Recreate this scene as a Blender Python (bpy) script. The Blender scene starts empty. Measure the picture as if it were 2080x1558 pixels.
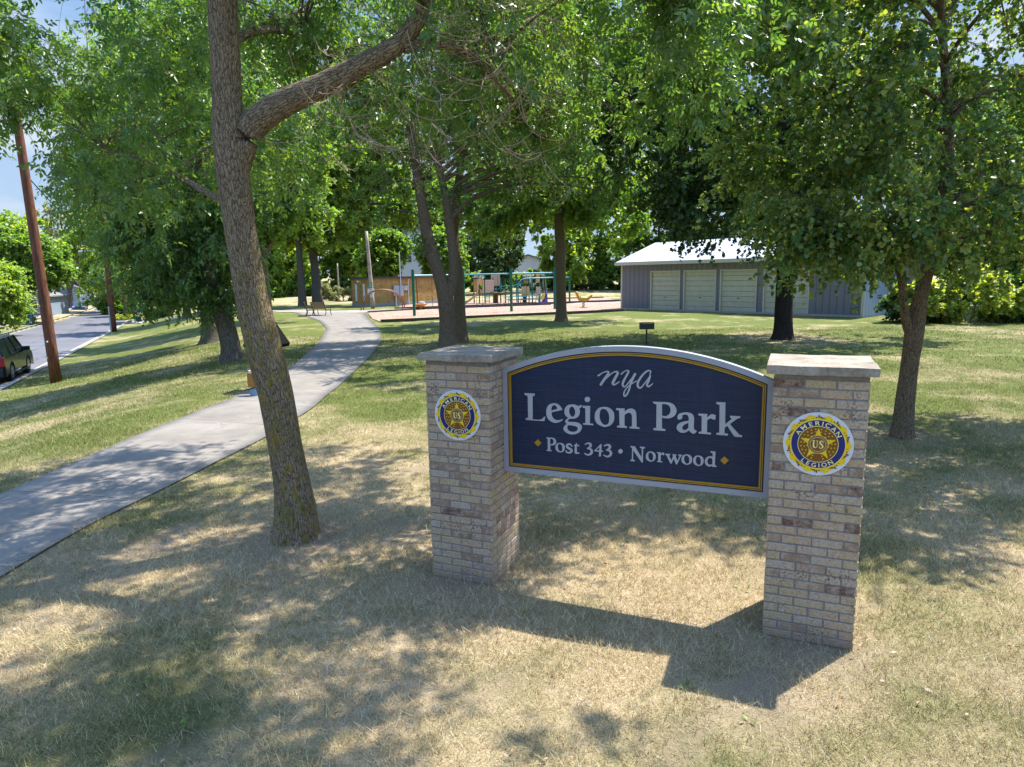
import bpy, bmesh, math, random
import numpy as np
from mathutils import Vector, Matrix, noise as mnoise

# ------------------------------------------------------------------ camera, world, sun, exposure
SC = bpy.context.scene
PITCH, ROLL, FPX, CAMH = .1601, .0176, 1357.7, 2.706
cd = bpy.data.cameras.new('camera'); cam = bpy.data.objects.new('camera', cd); SC.collection.objects.link(cam)
cd.sensor_width = 36; cd.lens = 36*FPX/2080; cd.clip_start = .05; cd.clip_end = 3000
_F = Vector((0, math.cos(PITCH), -math.sin(PITCH))); _U = Vector((0, math.sin(PITCH), math.cos(PITCH))); _R = Vector((1, 0, 0))
_r = _R*math.cos(ROLL) - _U*math.sin(ROLL); _u = _R*math.sin(ROLL) + _U*math.cos(ROLL)
M = Matrix(((_r.x, _u.x, -_F.x, 0), (_r.y, _u.y, -_F.y, 0), (_r.z, _u.z, -_F.z, CAMH), (0, 0, 0, 1)))
cam.matrix_world = M
SC.camera = cam
SUN_EL = math.radians(63.5); SUN_AZ = math.atan2(.72, .50)      # compass angle from +Y towards +X
wd = bpy.data.worlds.new('World'); SC.world = wd; wd.use_nodes = True
nt = wd.node_tree; bg = nt.nodes['Background']
sky = nt.nodes.new('ShaderNodeTexSky'); sky.sky_type = 'NISHITA'; sky.sun_disc = False
sky.sun_elevation = SUN_EL; sky.sun_rotation = SUN_AZ; sky.air_density = 1.0; sky.dust_density = .15; sky.ozone_density = 2.5; sky.altitude = 300
# the lower sky is a plain clear blue with thin cloud; the upper sky is the Nishita sky as it comes
def wn(ty, **kw):
    x = nt.nodes.new('ShaderNode'+ty)
    for k, v in kw.items(): setattr(x, k, v)
    return x
tc = wn('TexCoord'); sz = wn('SeparateXYZ'); nt.links.new(tc.outputs['Generated'], sz.inputs[0])
cr = wn('ValToRGB'); nt.links.new(sz.outputs[2], cr.inputs[0]); ce = cr.color_ramp.elements
ce[0].position = 0; ce[0].color = (.80, 1.03, 1.30, 1); ce[1].position = .45; ce[1].color = (.33, .65, 1.22, 1)
cl = wn('TexNoise'); cm = wn('Mapping'); cm.inputs['Scale'].default_value = (1.6, 1.6, 6); nt.links.new(tc.outputs['Generated'], cm.inputs[0]); nt.links.new(cm.outputs[0], cl.inputs[0]); cl.inputs['Scale'].default_value = 2.2; cl.inputs['Detail'].default_value = 7
c2 = wn('ValToRGB'); nt.links.new(cl.outputs[0], c2.inputs[0]); c2.color_ramp.elements[0].position = .5; c2.color_ramp.elements[1].position = .78
mc = wn('Mix', data_type='RGBA'); nt.links.new(c2.outputs[0], mc.inputs[0]); nt.links.new(cr.outputs[0], mc.inputs[6]); mc.inputs[7].default_value = (1.3, 1.35, 1.4, 1)
hz = wn('MapRange'); nt.links.new(sz.outputs[2], hz.inputs[0]); hz.inputs[1].default_value = .36; hz.inputs[2].default_value = .56
mm = wn('Mix', data_type='RGBA'); nt.links.new(hz.outputs[0], mm.inputs[0]); nt.links.new(mc.outputs[2], mm.inputs[6]); nt.links.new(sky.outputs[0], mm.inputs[7])
nt.links.new(mm.outputs[2], bg.inputs[0]); bg.inputs[1].default_value = .15
sl = bpy.data.lights.new('sun', 'SUN'); sl.energy = 2.6; sl.angle = math.radians(.55); sl.color = (1, .95, .86)
so = bpy.data.objects.new('sun', sl); SC.collection.objects.link(so)
SUND = Vector((math.cos(SUN_EL)*math.sin(SUN_AZ), math.cos(SUN_EL)*math.cos(SUN_AZ), math.sin(SUN_EL)))
so.rotation_euler = SUND.to_track_quat('Z', 'Y').to_euler()
vs = SC.view_settings; vs.view_transform = 'Standard'; vs.look = 'None'; vs.gamma = 1; vs.exposure = 2.28
SC.cycles.max_bounces = 9; SC.cycles.diffuse_bounces = 6; SC.cycles.transmission_bounces = 6; SC.cycles.glossy_bounces = 2
SC.cycles.caustics_reflective = False; SC.cycles.caustics_refractive = False

rng = np.random.default_rng(7); random.seed(7)
COL = SC.collection

# ------------------------------------------------------------------ helpers
def tag(o, label=None, cat=None, group=None, kind=None):
    if label: o['label'] = label
    if cat: o['category'] = cat
    if group: o['group'] = group
    if kind: o['kind'] = kind
    return o
def empty(name, loc=(0, 0, 0), rz=0, label=None, cat=None, group=None):
    o = bpy.data.objects.new(name, None); COL.objects.link(o); o.location = loc; o.rotation_euler = (0, 0, rz)
    o.empty_display_size = .1
    return tag(o, label, cat, group)
def copy_tree(o, parent=None):
    c = o.copy(); COL.objects.link(c); c.parent = parent
    for ch in list(o.children): copy_tree(ch, c)
    return c
class MB:
    """collects boxes, tubes, prisms; builds one mesh"""
    def __init__(s): s.v = []; s.f = []; s.a = []
    def add(s, v, f, a=0.):
        k = len(s.v); s.v += [tuple(p) for p in v]; s.f += [tuple(i+k for i in q) for q in f]; s.a += [a]*len(f)
    def box(s, x0, y0, z0, x1, y1, z1, a=0.):
        s.add([(x0,y0,z0),(x1,y0,z0),(x1,y1,z0),(x0,y1,z0),(x0,y0,z1),(x1,y0,z1),(x1,y1,z1),(x0,y1,z1)],
              [(0,3,2,1),(4,5,6,7),(0,1,5,4),(1,2,6,5),(2,3,7,6),(3,0,4,7)], a)
    def bar(s, p, q, w, h=None, a=0.):
        """rectangular bar from p to q, w wide horizontally, h high"""
        h = w if h is None else h
        p = Vector(p); q = Vector(q); d = (q-p).normalized()
        r = d.cross(Vector((0, 0, 1)));
        if r.length < 1e-3: r = Vector((1, 0, 0))
        r.normalize(); u = r.cross(d).normalized()
        v = []
        for e in (p, q):
            for sx, sz in ((-1,-1),(1,-1),(1,1),(-1,1)): v.append(e + r*sx*w/2 + u*sz*h/2)
        s.add(v, [(0,1,2,3),(7,6,5,4),(0,4,5,1),(1,5,6,2),(2,6,7,3),(3,7,4,0)], a)
    def tube(s, pts, rad, n=10, cap=True, a=0.):
        pts = [Vector(p) for p in pts]
        if not hasattr(rad, '__len__'): rad = [rad]*len(pts)
        v = []; f = []; prev = None
        for i, p in enumerate(pts):
            d = (pts[min(i+1, len(pts)-1)] - pts[max(i-1, 0)]).normalized()
            if prev is None:
                r = d.cross(Vector((0, 0, 1)));
                if r.length < 1e-3: r = Vector((1, 0, 0))
            else: r = prev - d*prev.dot(d)
            r.normalize(); prev = r; u = d.cross(r)
            for k in range(n):
                t = 2*math.pi*k/n; v.append(p + (r*math.cos(t) + u*math.sin(t))*rad[i])
        for i in range(len(pts)-1):
            for k in range(n):
                k2 = (k+1) % n; f.append((i*n+k, i*n+k2, (i+1)*n+k2, (i+1)*n+k))
        if cap:
            f.append(tuple(range(n))[::-1]); f.append(tuple(range((len(pts)-1)*n, len(pts)*n)))
        s.add(v, f, a)
    def prism(s, poly, z0, z1, ax='z', a=0.):
        """poly 2D ccw; ax z: (x,y)->z ; ax y: (x,z) extruded from y=z0 (front) to z1"""
        n = len(poly)
        if ax == 'z': v = [(x, y, z0) for x, y in poly] + [(x, y, z1) for x, y in poly]
        elif ax == 'y': v = [(x, z0, y) for x, y in poly] + [(x, z1, y) for x, y in poly]
        else: v = [(z0, x, y) for x, y in poly] + [(z1, x, y) for x, y in poly]
        f = [tuple(range(n))[::-1], tuple(range(n, 2*n))] + [(i, (i+1) % n, n+(i+1) % n, n+i) for i in range(n)]
        s.add(v, f, a)
    def build(s, name, mat, parent=None, smooth=False, bevel=0, loc=None):
        me = bpy.data.meshes.new(name); me.from_pydata(s.v, [], s.f); me.update()
        bm = bmesh.new(); bm.from_mesh(me); bmesh.ops.recalc_face_normals(bm, faces=bm.faces); bm.to_mesh(me); bm.free()
        at = me.attributes.new('v', 'FLOAT', 'FACE'); at.data.foreach_set('value', s.a)
        if smooth: me.polygons.foreach_set('use_smooth', [True]*len(me.polygons))
        me.materials.append(mat)
        o = bpy.data.objects.new(name, me); COL.objects.link(o); o.parent = parent
        if loc: o.location = loc
        if bevel:
            b = o.modifiers.new('bevel', 'BEVEL'); b.width = bevel; b.segments = 2; b.limit_method = 'ANGLE'; b.angle_limit = .6
        return o
def npmesh(name, V, Fc, mat, parent=None, smooth=False, fattr=None, vattr=None, uv=None, vec=None):
    """fast mesh from numpy: V (n,3), Fc (m,k)"""
    V = np.asarray(V, np.float32); Fc = np.asarray(Fc, np.int32); m, k = Fc.shape
    me = bpy.data.meshes.new(name)
    me.vertices.add(len(V)); me.vertices.foreach_set('co', V.ravel())
    me.loops.add(m*k); me.loops.foreach_set('vertex_index', Fc.ravel())
    me.polygons.add(m); me.polygons.foreach_set('loop_start', np.arange(0, m*k, k, dtype=np.int32))
    me.update(calc_edges=True)
    if smooth: me.polygons.foreach_set('use_smooth', np.ones(m, bool))
    for n_, a in (fattr or {}).items():
        at = me.attributes.new(n_, 'FLOAT', 'FACE'); at.data.foreach_set('value', np.asarray(a, np.float32))
    for n_, a in (vattr or {}).items():
        at = me.attributes.new(n_, 'FLOAT', 'POINT'); at.data.foreach_set('value', np.asarray(a, np.float32))
    for n_, a in (vec or {}).items():
        at = me.attributes.new(n_, 'FLOAT_VECTOR', 'POINT'); at.data.foreach_set('vector', np.asarray(a, np.float32).ravel())
    if uv is not None:
        ul = me.uv_layers.new(name='UVMap'); ul.data.foreach_set('uv', np.asarray(uv, np.float32)[Fc.ravel()].ravel())
    me.materials.append(mat)
    o = bpy.data.objects.new(name, me); COL.objects.link(o); o.parent = parent
    return o

# ------------------------------------------------------------------ materials
class NT:
    def __init__(s, name):
        s.m = bpy.data.materials.new(name); s.m.use_nodes = True; s.t = s.m.node_tree
        s.b = s.t.nodes['Principled BSDF']; s.out = s.t.nodes['Material Output']
    def n(s, ty, **kw):
        x = s.t.nodes.new('ShaderNode'+ty)
        for k, v in kw.items():
            if hasattr(x, k): setattr(x, k, v)
            else: x.inputs[k.replace('_', ' ')].default_value = v
        return x
    def l(s, a, b): s.t.links.new(a, b)
    def co(s, scale=(1, 1, 1), kind='Object'):
        t = s.n('TexCoord'); m = s.n('Mapping'); m.inputs['Scale'].default_value = scale
        s.l(t.outputs[kind], m.inputs[0]); return m.outputs[0]
    def noise(s, co, scale, detail=4, rough=.55, dist=0):
        x = s.n('TexNoise'); x.inputs['Scale'].default_value = scale; x.inputs['Detail'].default_value = detail
        x.inputs['Roughness'].default_value = rough; x.inputs['Distortion'].default_value = dist
        s.l(co, x.inputs['Vector']); return x.outputs[0]
    def ramp(s, fac, stops, interp='LINEAR'):
        x = s.n('ValToRGB'); x.color_ramp.interpolation = interp; e = x.color_ramp.elements
        while len(e) < len(stops): e.new(.5)
        for i, (p, c) in enumerate(stops):
            e[i].position = p; e[i].color = (*c, 1) if hasattr(c, '__len__') else (c, c, c, 1)
        s.l(fac, x.inputs[0]); return x.outputs[0]
    def mix(s, fac, a, b, blend='MIX'):
        x = s.n('Mix', data_type='RGBA', blend_type=blend)
        for sock, v in ((x.inputs[0], fac), (x.inputs[6], a), (x.inputs[7], b)):
            if hasattr(v, 'links') or hasattr(v, 'is_output'): s.l(v, sock)
            elif hasattr(v, '__len__'): sock.default_value = (*v, 1)
            else: sock.default_value = v
        return x.outputs[2]
    def math(s, op, a, b=0., clamp=False):
        x = s.n('Math', operation=op, use_clamp=clamp)
        for i, v in enumerate((a, b)):
            if hasattr(v, 'is_output'): s.l(v, x.inputs[i])
            else: x.inputs[i].default_value = v
        return x.outputs[0]
    def attr(s, name): x = s.n('Attribute', attribute_name=name); return x.outputs['Fac']
    def bump(s, h, strength=.5, dist=.01):
        x = s.n('Bump'); x.inputs['Strength'].default_value = strength; x.inputs['Distance'].default_value = dist
        s.l(h, x.inputs['Height']); s.l(x.outputs[0], s.b.inputs['Normal'])
    def base(s, c, rough=.8, spec=.3, metal=0):
        if hasattr(c, 'is_output'): s.l(c, s.b.inputs['Base Color'])
        else: s.b.inputs['Base Color'].default_value = (*c, 1)
        s.b.inputs['Roughness'].default_value = rough; s.b.inputs['Specular IOR Level'].default_value = spec
        s.b.inputs['Metallic'].default_value = metal
        return s.m
def paint(name, c, rough=.5, var=.12, scale=6, bump=0, spec=.4, metal=0):
    t = NT(name); co = t.co(); f = t.noise(co, scale, 5)
    lo = tuple(x*(1-var) for x in c); hi = tuple(min(1, x*(1+var)) for x in c)
    m = t.base(t.ramp(f, [(.3, lo), (.7, hi)]), rough, spec, metal)
    if bump: t.bump(t.noise(co, scale*8, 3), .4, bump)
    return m
def leafmat(name, dark, light, yellow, trans=.35, rough=.42, spec=.45):
    t = NT(name); v = t.attr('v')
    c = t.ramp(v, [(0, dark), (.55, light), (1, yellow)])
    geo = t.n('NewGeometry'); back = t.mix(geo.outputs['Backfacing'], c, t.mix(.35, c, (.16, .2, .12)))
    t.base(back, rough, spec)
    tr = t.n('BsdfTranslucent'); t.l(t.mix(1., c, (2.9, 2.8, .9), 'MULTIPLY'), tr.inputs[0])
    ms = t.n('MixShader'); ms.inputs[0].default_value = trans
    t.l(t.b.outputs[0], ms.inputs[1]); t.l(tr.outputs[0], ms.inputs[2]); t.l(ms.outputs[0], t.out.inputs[0])
    return t.m
def barkmat(name, crack, ridge, ridge2, scale=16, zs=.22, lichen=0, bump=.02):
    t = NT(name); at_ = t.n('Attribute', attribute_name='barkco')
    def bc(s_): m_ = t.n('Mapping'); m_.inputs['Scale'].default_value = s_; t.l(at_.outputs['Vector'], m_.inputs[0]); return m_.outputs[0]
    co = bc((1, 1, zs)); wob = t.noise(bc((1, 1, .6)), 7, 4)
    vm = t.n('VectorMath', operation='MULTIPLY_ADD'); cmb = t.n('CombineXYZ')
    for i in range(3): t.l(wob, cmb.inputs[i])
    t.l(cmb.outputs[0], vm.inputs[0]); vm.inputs[1].default_value = (.10, .10, .16); t.l(co, vm.inputs[2])
    vo = t.n('TexVoronoi', feature='DISTANCE_TO_EDGE'); vo.inputs['Scale'].default_value = scale; t.l(vm.outputs[0], vo.inputs[0])
    vo2 = t.n('TexVoronoi', feature='F1'); vo2.inputs['Scale'].default_value = scale*2.6; t.l(vm.outputs[0], vo2.inputs[0])
    fine = t.noise(bc((1, 1, .35)), scale*2.2, 5, .7)
    h = t.math('ADD', t.math('MULTIPLY', t.ramp(vo.outputs[0], [(0, 0), (.20, 1)]), .5), t.math('MULTIPLY', fine, .75))
    big = t.noise(t.co(), 3.2, 4)
    rid = t.mix(t.ramp(fine, [(.35, 0), (.65, 1)]), ridge, ridge2)
    rid = t.mix(t.ramp(big, [(.35, 0), (.7, .6)]), rid, tuple(x*.72 for x in ridge))
    c = t.mix(t.ramp(h, [(.34, 0), (.70, 1)]), crack, rid)
    if lichen:
        z = t.n('TexCoord'); sx = t.n('SeparateXYZ'); t.l(z.outputs['Object'], sx.inputs[0])
        hz = t.ramp(t.math('MULTIPLY', sx.outputs[2], .25), [(.0, 1), (.55, .85), (.8, .15), (1, 0)])
        pn = t.ramp(t.noise(bc((1, 1, .4)), 17, 6, .7), [(.46, 0), (.58, 1)])
        lc = t.mix(t.ramp(t.noise(t.co(), 9, 3), [(.45, 0), (.7, 1)]), (.17, .165, .03), (.36, .22, .02))
        fac = t.math('MULTIPLY', t.math('MULTIPLY', hz, pn), t.math('MULTIPLY', t.ramp(h, [(.3, 0), (.6, 1)]), lichen))
        c = t.mix(fac, c, lc)
    t.base(c, .95, .1); t.bump(h, 1.0, bump)
    return t.m

# ------------------------------------------------------------------ noise in numpy (for ground colour and blades alike)
_perm = np.random.default_rng(3).random((256, 256))
def vnoise(x, y, s):
    x = np.asarray(x)*s + 1000.3; y = np.asarray(y)*s + 1000.7
    xi = np.floor(x).astype(int); yi = np.floor(y).astype(int); fx = x-xi; fy = y-yi
    fx = fx*fx*(3-2*fx); fy = fy*fy*(3-2*fy); g = lambda a, b: _perm[a & 255, b & 255]
    return (g(xi, yi)*(1-fx)+g(xi+1, yi)*fx)*(1-fy) + (g(xi, yi+1)*(1-fx)+g(xi+1, yi+1)*fx)*fy
def fbm(x, y, s, o=4):
    t = 0; a = .5; n = 0
    for i in range(o): t = t + a*vnoise(x+i*17.1, y-i*9.3, s*2**i); n += a; a *= .55
    return t/n

# ------------------------------------------------------------------ terrain
KERB = np.array([(-4, -40), (-8.8, 0), (-14.6, 14), (-20.3, 26.7), (-25, 37), (-33, 54), (-38, 65), (-50, 90), (-66, 122), (-90, 165), (-130, 230)], float)
ROADW = 8.3
def kdist(x, y):
    """signed distance to the park-side kerb (positive towards the park)"""
    x = np.asarray(x, float); y = np.asarray(y, float); best = np.full(x.shape, 1e9); sg = np.zeros(x.shape)
    for a, b in zip(KERB[:-1], KERB[1:]):
        d = b-a; L = np.hypot(*d); u = d/L
        px = x-a[0]; py = y-a[1]; t = np.clip(px*u[0]+py*u[1], 0, L)
        qx = px-t*u[0]; qy = py-t*u[1]; r = np.hypot(qx, qy); s = np.sign(px*u[1]-py*u[0])
        m = r < best-1e-9; best = np.where(m, r, best); sg = np.where(m, s, sg)
    return best*sg
def zroad(y): return np.interp(y, [0, 27, 56, 110, 200], [-1.15, -1.35, -1.6, -1.8, -1.7])
def sstep(t): t = np.clip(t, 0, 1); return t*t*(3-2*t)
def zt(x, y):
    x = np.asarray(x, float); y = np.asarray(y, float); d = kdist(x, y); zr = zroad(y)
    far = .02*np.clip(y-76, 0, 200)*sstep((d-10)/25)
    park = (zr+.11)*(1-sstep((d-.1)/np.interp(y, [0, 8, 16, 30], [4.0, 4.6, 7.5, 10.5]))) + far
    road = zr-.12
    left = zr+.11+.035*np.clip(-d-ROADW, 0, 60)
    z = np.where(d > 0.03, park, np.where(d > -ROADW-.03, road, left))
    und = (fbm(x, y, .35, 2)-.5)*.10*sstep((np.hypot(x-.8, y-5.4)-3)/6)*(d > 1)
    return z + und
def zg(x, y): return float(zt(np.array([x]), np.array([y]))[0])
def ray(px, py):
    d = (_r*((px-1040)/FPX) - _u*((py-779)/FPX) + _F); return d
def hit(px, py):
    d = ray(px, py); t = 1.
    for _ in range(2000):
        p = d*t + Vector((0, 0, CAMH))
        if p.z < zg(p.x, p.y): break
        t *= 1.006
    return Vector((p.x, p.y, zg(p.x, p.y)))
def at(px, py, Y):
    """the point seen at a pixel on the plane y=Y: used to read real positions off the photograph"""
    d = ray(px, py); t = Y/d.y; return Vector((d.x*t, Y, CAMH+d.z*t))

PATH_L = [(-6.9, 5.6), (-6.7, 8.4), (-6.65, 11.1), (-6.5, 13.5), (-6.5, 16.2), (-7.1, 22.1), (-8.1, 27.8), (-10.2, 37.0), (-12.6, 44), (-15.2, 49.5), (-18, 55.2)]
PATH_R = [(-4.6, 2.0), (-4.85, 7.0), (-4.6, 8.8), (-4.25, 11.5), (-4.25, 13.6), (-4.5, 17.6), (-4.9, 23.1), (-5.7, 29.5), (-7.3, 37.0), (-9.4, 44.5), (-11.3, 52.5)]
PATH_L[0] = (-7.2, 2.0)
WALK_A = [(-34, 66.5), (-21, 60.2), (-15, 57.2), (-10, 57.6), (-4, 59.8), (3, 62.8), (11, 66.5)]
WALK_B = [(-33, 64.2), (-20.6, 57.8), (-18, 55.2), (-11.3, 52.5), (-7.5, 56.3), (-3.2, 57.8), (3.6, 60.6), (11.6, 64.2)]
MULCH_F = [(-8.0, 41.2), (8.2, 48.6), (9.4, 52.5), (11.5, 63.9), (3.6, 60.3), (-3.2, 57.5), (-7.5, 56), (-11.1, 52.2), (-9.2, 44.5)]
MULCH_B = [(-10, 57.9), (-4, 60.1), (3, 63.1), (11, 66.8), (10.5, 76), (1, 74), (-5, 71.5), (-10.5, 66.5)]
def inpoly(x, y, poly):
    x = np.asarray(x); y = np.asarray(y); r = np.zeros(x.shape, bool); n = len(poly)
    for i in range(n):
        x1, y1 = poly[i]; x2, y2 = poly[(i+1) % n]
        if y1 == y2: continue
        c = ((y1 > y) != (y2 > y)) & (x < (x2-x1)*(y-y1)/(y2-y1)+x1); r ^= c
    return r
PATHPOLY = PATH_L + PATH_R[::-1]; WALKPOLY = WALK_A + WALK_B[::-1]

def greenness(x, y):
    """0 = straw, 1 = green: dry near the sign, greener towards the trees"""
    d = np.hypot(x-1.5, y-4.5); g = .34 + .40*sstep((d-3)/9) + .16*sstep((-x-1.)/2.5)*sstep((6-y)/3)
    g = g + (fbm(x, y, .55, 4)-.5)*.9 + (fbm(x+50, y, 2.6, 3)-.5)*.55
    g = g - .30*sstep((y-66)/14)                       # the dry rise beyond the playground
    g = g - .35*np.exp(-((x+2.3)**2+(y-6.7)**2)/1.1) - .3*np.exp(-((x-1)**2+(y-5.4)**2)/.9)
    g = np.where(kdist(x, y) < 10, g-.05, g)
    return np.clip(g, 0, 1)

def lawnmat():
    t = NT('lawn_ground'); co = t.co(); g = t.attr('green')
    n1 = t.noise(co, 11, 6, .75); n2 = t.noise(co, 60, 4, .8); n3 = t.noise(co, 2.2, 5)
    straw = t.ramp(n1, [(.3, (.35, .26, .145)), (.6, (.57, .44, .275)), (.8, (.70, .57, .39))])
    green = t.ramp(n1, [(.25, (.045, .068, .012)), (.55, (.12, .15, .028)), (.8, (.24, .255, .07))])
    f = t.math('ADD', g, t.math('MULTIPLY', t.math('SUBTRACT', n3, .5), .7))
    c = t.mix(t.ramp(f, [(.2, 0), (.75, 1)]), straw, green)
    c = t.mix(t.ramp(n2, [(.4, .5), (.62, 0)]), c, (.05, .045, .02))
    soil = t.attr('soil'); c = t.mix(t.math('MULTIPLY', soil, t.ramp(n1, [(.3, .4), (.6, 1)])), c, t.mix(n2, (.16, .115, .085), (.30, .235, .185)))
    t.base(c, .95, .15); t.bump(t.math('ADD', n2, n1), .9, .03); return t.m
M_LAWN = lawnmat()
def grid1(a, b, dense0, dense1, fine, growth=1.09):
    xs = list(np.arange(dense0, dense1, fine)); s = fine; v = xs[-1]
    while v < b: s *= growth; v += s; xs.append(v)
    s = fine; v = dense0
    while v > a: s *= growth; v -= s; xs.insert(0, v)
    return np.array(xs)
def lawn():
    xs = grid1(-900, 900, -40, 24, .33); ys = grid1(-60, 1500, 1.5, 66, .33)
    X, Y = np.meshgrid(xs, ys); Z = zt(X, Y)
    nx, ny = len(xs), len(ys); V = np.stack([X.ravel(), Y.ravel(), Z.ravel()], 1)
    i = np.arange(nx*ny).reshape(ny, nx); Fc = np.stack([i[:-1, :-1].ravel(), i[:-1, 1:].ravel(), i[1:, 1:].ravel(), i[1:, :-1].ravel()], 1)
    g = greenness(V[:, 0], V[:, 1])
    s = .9*np.exp(-((V[:, 0]+2.3)**2+(V[:, 1]-6.75)**2)/.55) + .7*np.exp(-((V[:, 0]-6.4)**2+(V[:, 1]-10.7)**2)/.8)
    s = s + .8*np.exp(-((V[:, 0]-11)**2+(V[:, 1]-27)**2)/3.) + .6*np.exp(-((V[:, 0]+2.3)**2+(V[:, 1]-27)**2)/3.)
    for a, b in ((-.5, 5.6), (2.1, 4.45)): s = s + .8*np.exp(-((V[:, 0]-a)**2+(V[:, 1]-b)**2)/.22)
    s = s + .55*sstep((fbm(V[:, 0], V[:, 1], 1.1, 3)-.62)/.1)*(np.hypot(V[:, 0]-1, V[:, 1]-5) < 6)
    o = npmesh('lawn', V, Fc, M_LAWN, smooth=True, vattr={'green': g, 'soil': np.clip(s, 0, 1)})
    tag(o, kind='structure')
lawn()

# ------------------------------------------------------------------ paths, mulch, road
def concmat(name, c0, c1, joint=1.9, mid=1):
    t = NT(name); co = t.co(); n1 = t.noise(co, 1.2, 6, .65); n2 = t.noise(co, 90, 3, .8)
    c = t.mix(t.ramp(n1, [(.3, 0), (.7, 1)]), c0, c1); c = t.mix(t.ramp(n2, [(.35, .35), (.6, 0)]), c, tuple(x*.55 for x in c0))
    st = t.ramp(t.noise(co, .55, 6, .75), [(.48, 0), (.68, .5)]); c = t.mix(st, c, tuple(x*.6 for x in c0))
    vc = t.n('TexVoronoi', feature='DISTANCE_TO_EDGE'); vc.inputs['Scale'].default_value = .3; wv = t.n('VectorMath', operation='ADD'); t.l(co, wv.inputs[0]); wn = t.n('TexNoise'); wn.inputs['Scale'].default_value = 2.5; t.l(co, wn.inputs[0]); t.l(wn.outputs[1], wv.inputs[1]); t.l(wv.outputs[0], vc.inputs[0])
    c = t.mix(t.ramp(vc.outputs[0], [(0, .7), (.0035, 0)]), c, (.08, .07, .06))
    uv = t.n('UVMap'); sx = t.n('SeparateXYZ'); t.l(uv.outputs[0], sx.inputs[0])
    j = t.math('FRACT', t.math('DIVIDE', sx.outputs[1], joint)); jm = t.math('LESS_THAN', j, .022/joint*1.)
    u = sx.outputs[0]; jc = t.math('LESS_THAN', t.math('ABSOLUTE', t.math('SUBTRACT', u, .5)), .004)
    jm = t.math('MAXIMUM', jm, jc) if mid else jm
    c = t.mix(t.math('MULTIPLY', jm, .75), c, (.07, .062, .05))
    t.base(c, .9, .25); t.bump(t.math('SUBTRACT', t.math('MULTIPLY', n2, .3), t.math('MULTIPLY', jm, 1.)), .6, .008); return t.m
def resample(P, n):
    P = np.array(P, float); s = np.r_[0, np.cumsum(np.hypot(*np.diff(P, axis=0).T))]
    t = np.linspace(0, s[-1], n)
    # smooth (catmull-rom like) through cubic blend of linear samples
    x = np.interp(t, s, P[:, 0]); y = np.interp(t, s, P[:, 1]); w = max(3, n//(len(P)*2)) | 1; k = np.ones(w)/w
    for _ in range(2):
        xp = np.pad(x, w//2, 'reflect', reflect_type='odd'); yp = np.pad(y, w//2, 'reflect', reflect_type='odd')
        x = np.convolve(xp, k, 'valid'); y = np.convolve(yp, k, 'valid')
    return np.stack([x, y], 1)
def strip(name, A, B, mat, n=220, m=7, up=.02, kind='structure', zf=None):
    a = resample(A, n); b = resample(B, n); t = np.linspace(0, 1, m)
    P = a[:, None]*(1-t)[None, :, None] + b[:, None]*t[None, :, None]; s = np.r_[0, np.cumsum(np.hypot(*np.diff((a+b)/2, axis=0).T))]
    X, Y = P[..., 0], P[..., 1]; Z = (zf or zt)(X, Y)+up
    V = np.stack([X.ravel(), Y.ravel(), Z.ravel()], 1); UV = np.stack([np.tile(t, n), np.repeat(s, m)], 1)
    i = np.arange(n*m).reshape(n, m); Fc = [np.stack([i[:-1, :-1].ravel(), i[:-1, 1:].ravel(), i[1:, 1:].ravel(), i[1:, :-1].ravel()], 1)]
    k = len(V)
    for col in (0, m-1):                                # side skirts down into the ground
        e = V[i[:, col]].copy(); e[:, 2] -= up+.12; V = np.vstack([V, e]); UV = np.vstack([UV, UV[i[:, col]]])
        j = np.arange(k, k+n); Fc.append(np.stack([i[:-1, col], i[1:, col], j[1:], j[:-1]], 1)); k += n
    o = npmesh(name, V, np.vstack(Fc), mat, uv=UV); tag(o, kind=kind); return o
strip('path', PATH_L, PATH_R, concmat('path_concrete', (.165, .148, .128), (.25, .225, .195), 2.1, 0), 260, 9, .022)
strip('walkway', WALK_A, WALK_B, concmat('walk_concrete', (.24, .21, .185), (.33, .285, .25), 1.6), 120, 5, .03)
def mulchmat():
    t = NT('wood_mulch'); co = t.co(); v = t.n('TexVoronoi'); v.inputs['Scale'].default_value = 9; t.l(co, v.inputs[0])
    c = t.ramp(v.outputs['Color'], [(.1, (.17, .105, .075)), (.5, (.30, .20, .15)), (.9, (.41, .30, .235))]); n = t.noise(co, 1.3, 5)
    c = t.mix(t.ramp(n, [(.4, 0), (.7, .4)]), c, (.24, .16, .115)); t.base(c, .95, .1); t.bump(t.noise(co, 25, 4), .8, .03); return t.m
M_MULCH = mulchmat()
for P in (MULCH_F, MULCH_B):
    b = MB(); b.prism(P, -.15, .055); tag(b.build('mulch', M_MULCH), kind='structure')
M_TIMB = paint('edging_timber', (.06, .05, .045), .9, .3, 12)
for A in (MULCH_F[:2], MULCH_F[4:8], MULCH_B[:4], [(1, 74.1), (10.5, 76.1)]):
    b = MB()
    for p, q in zip(A[:-1], A[1:]): b.bar((*p, .07), (*q, .07), .12, .22)
    o = b.build('edging_board', M_TIMB)
    tag(o, {MULCH_F[0]: 'dark edging timber between the near wood chips and the shaded lawn', MULCH_F[4]: 'dark edging timber between the swing wood chips and the walkway',
            MULCH_B[0]: 'dark edging timber on the climbing frame side of the walkway', (1, 74.1): 'far edging timber behind the climbing frame against the dry lawn'}[A[0]], 'edging', 'edging timbers round the wood chips')
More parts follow.
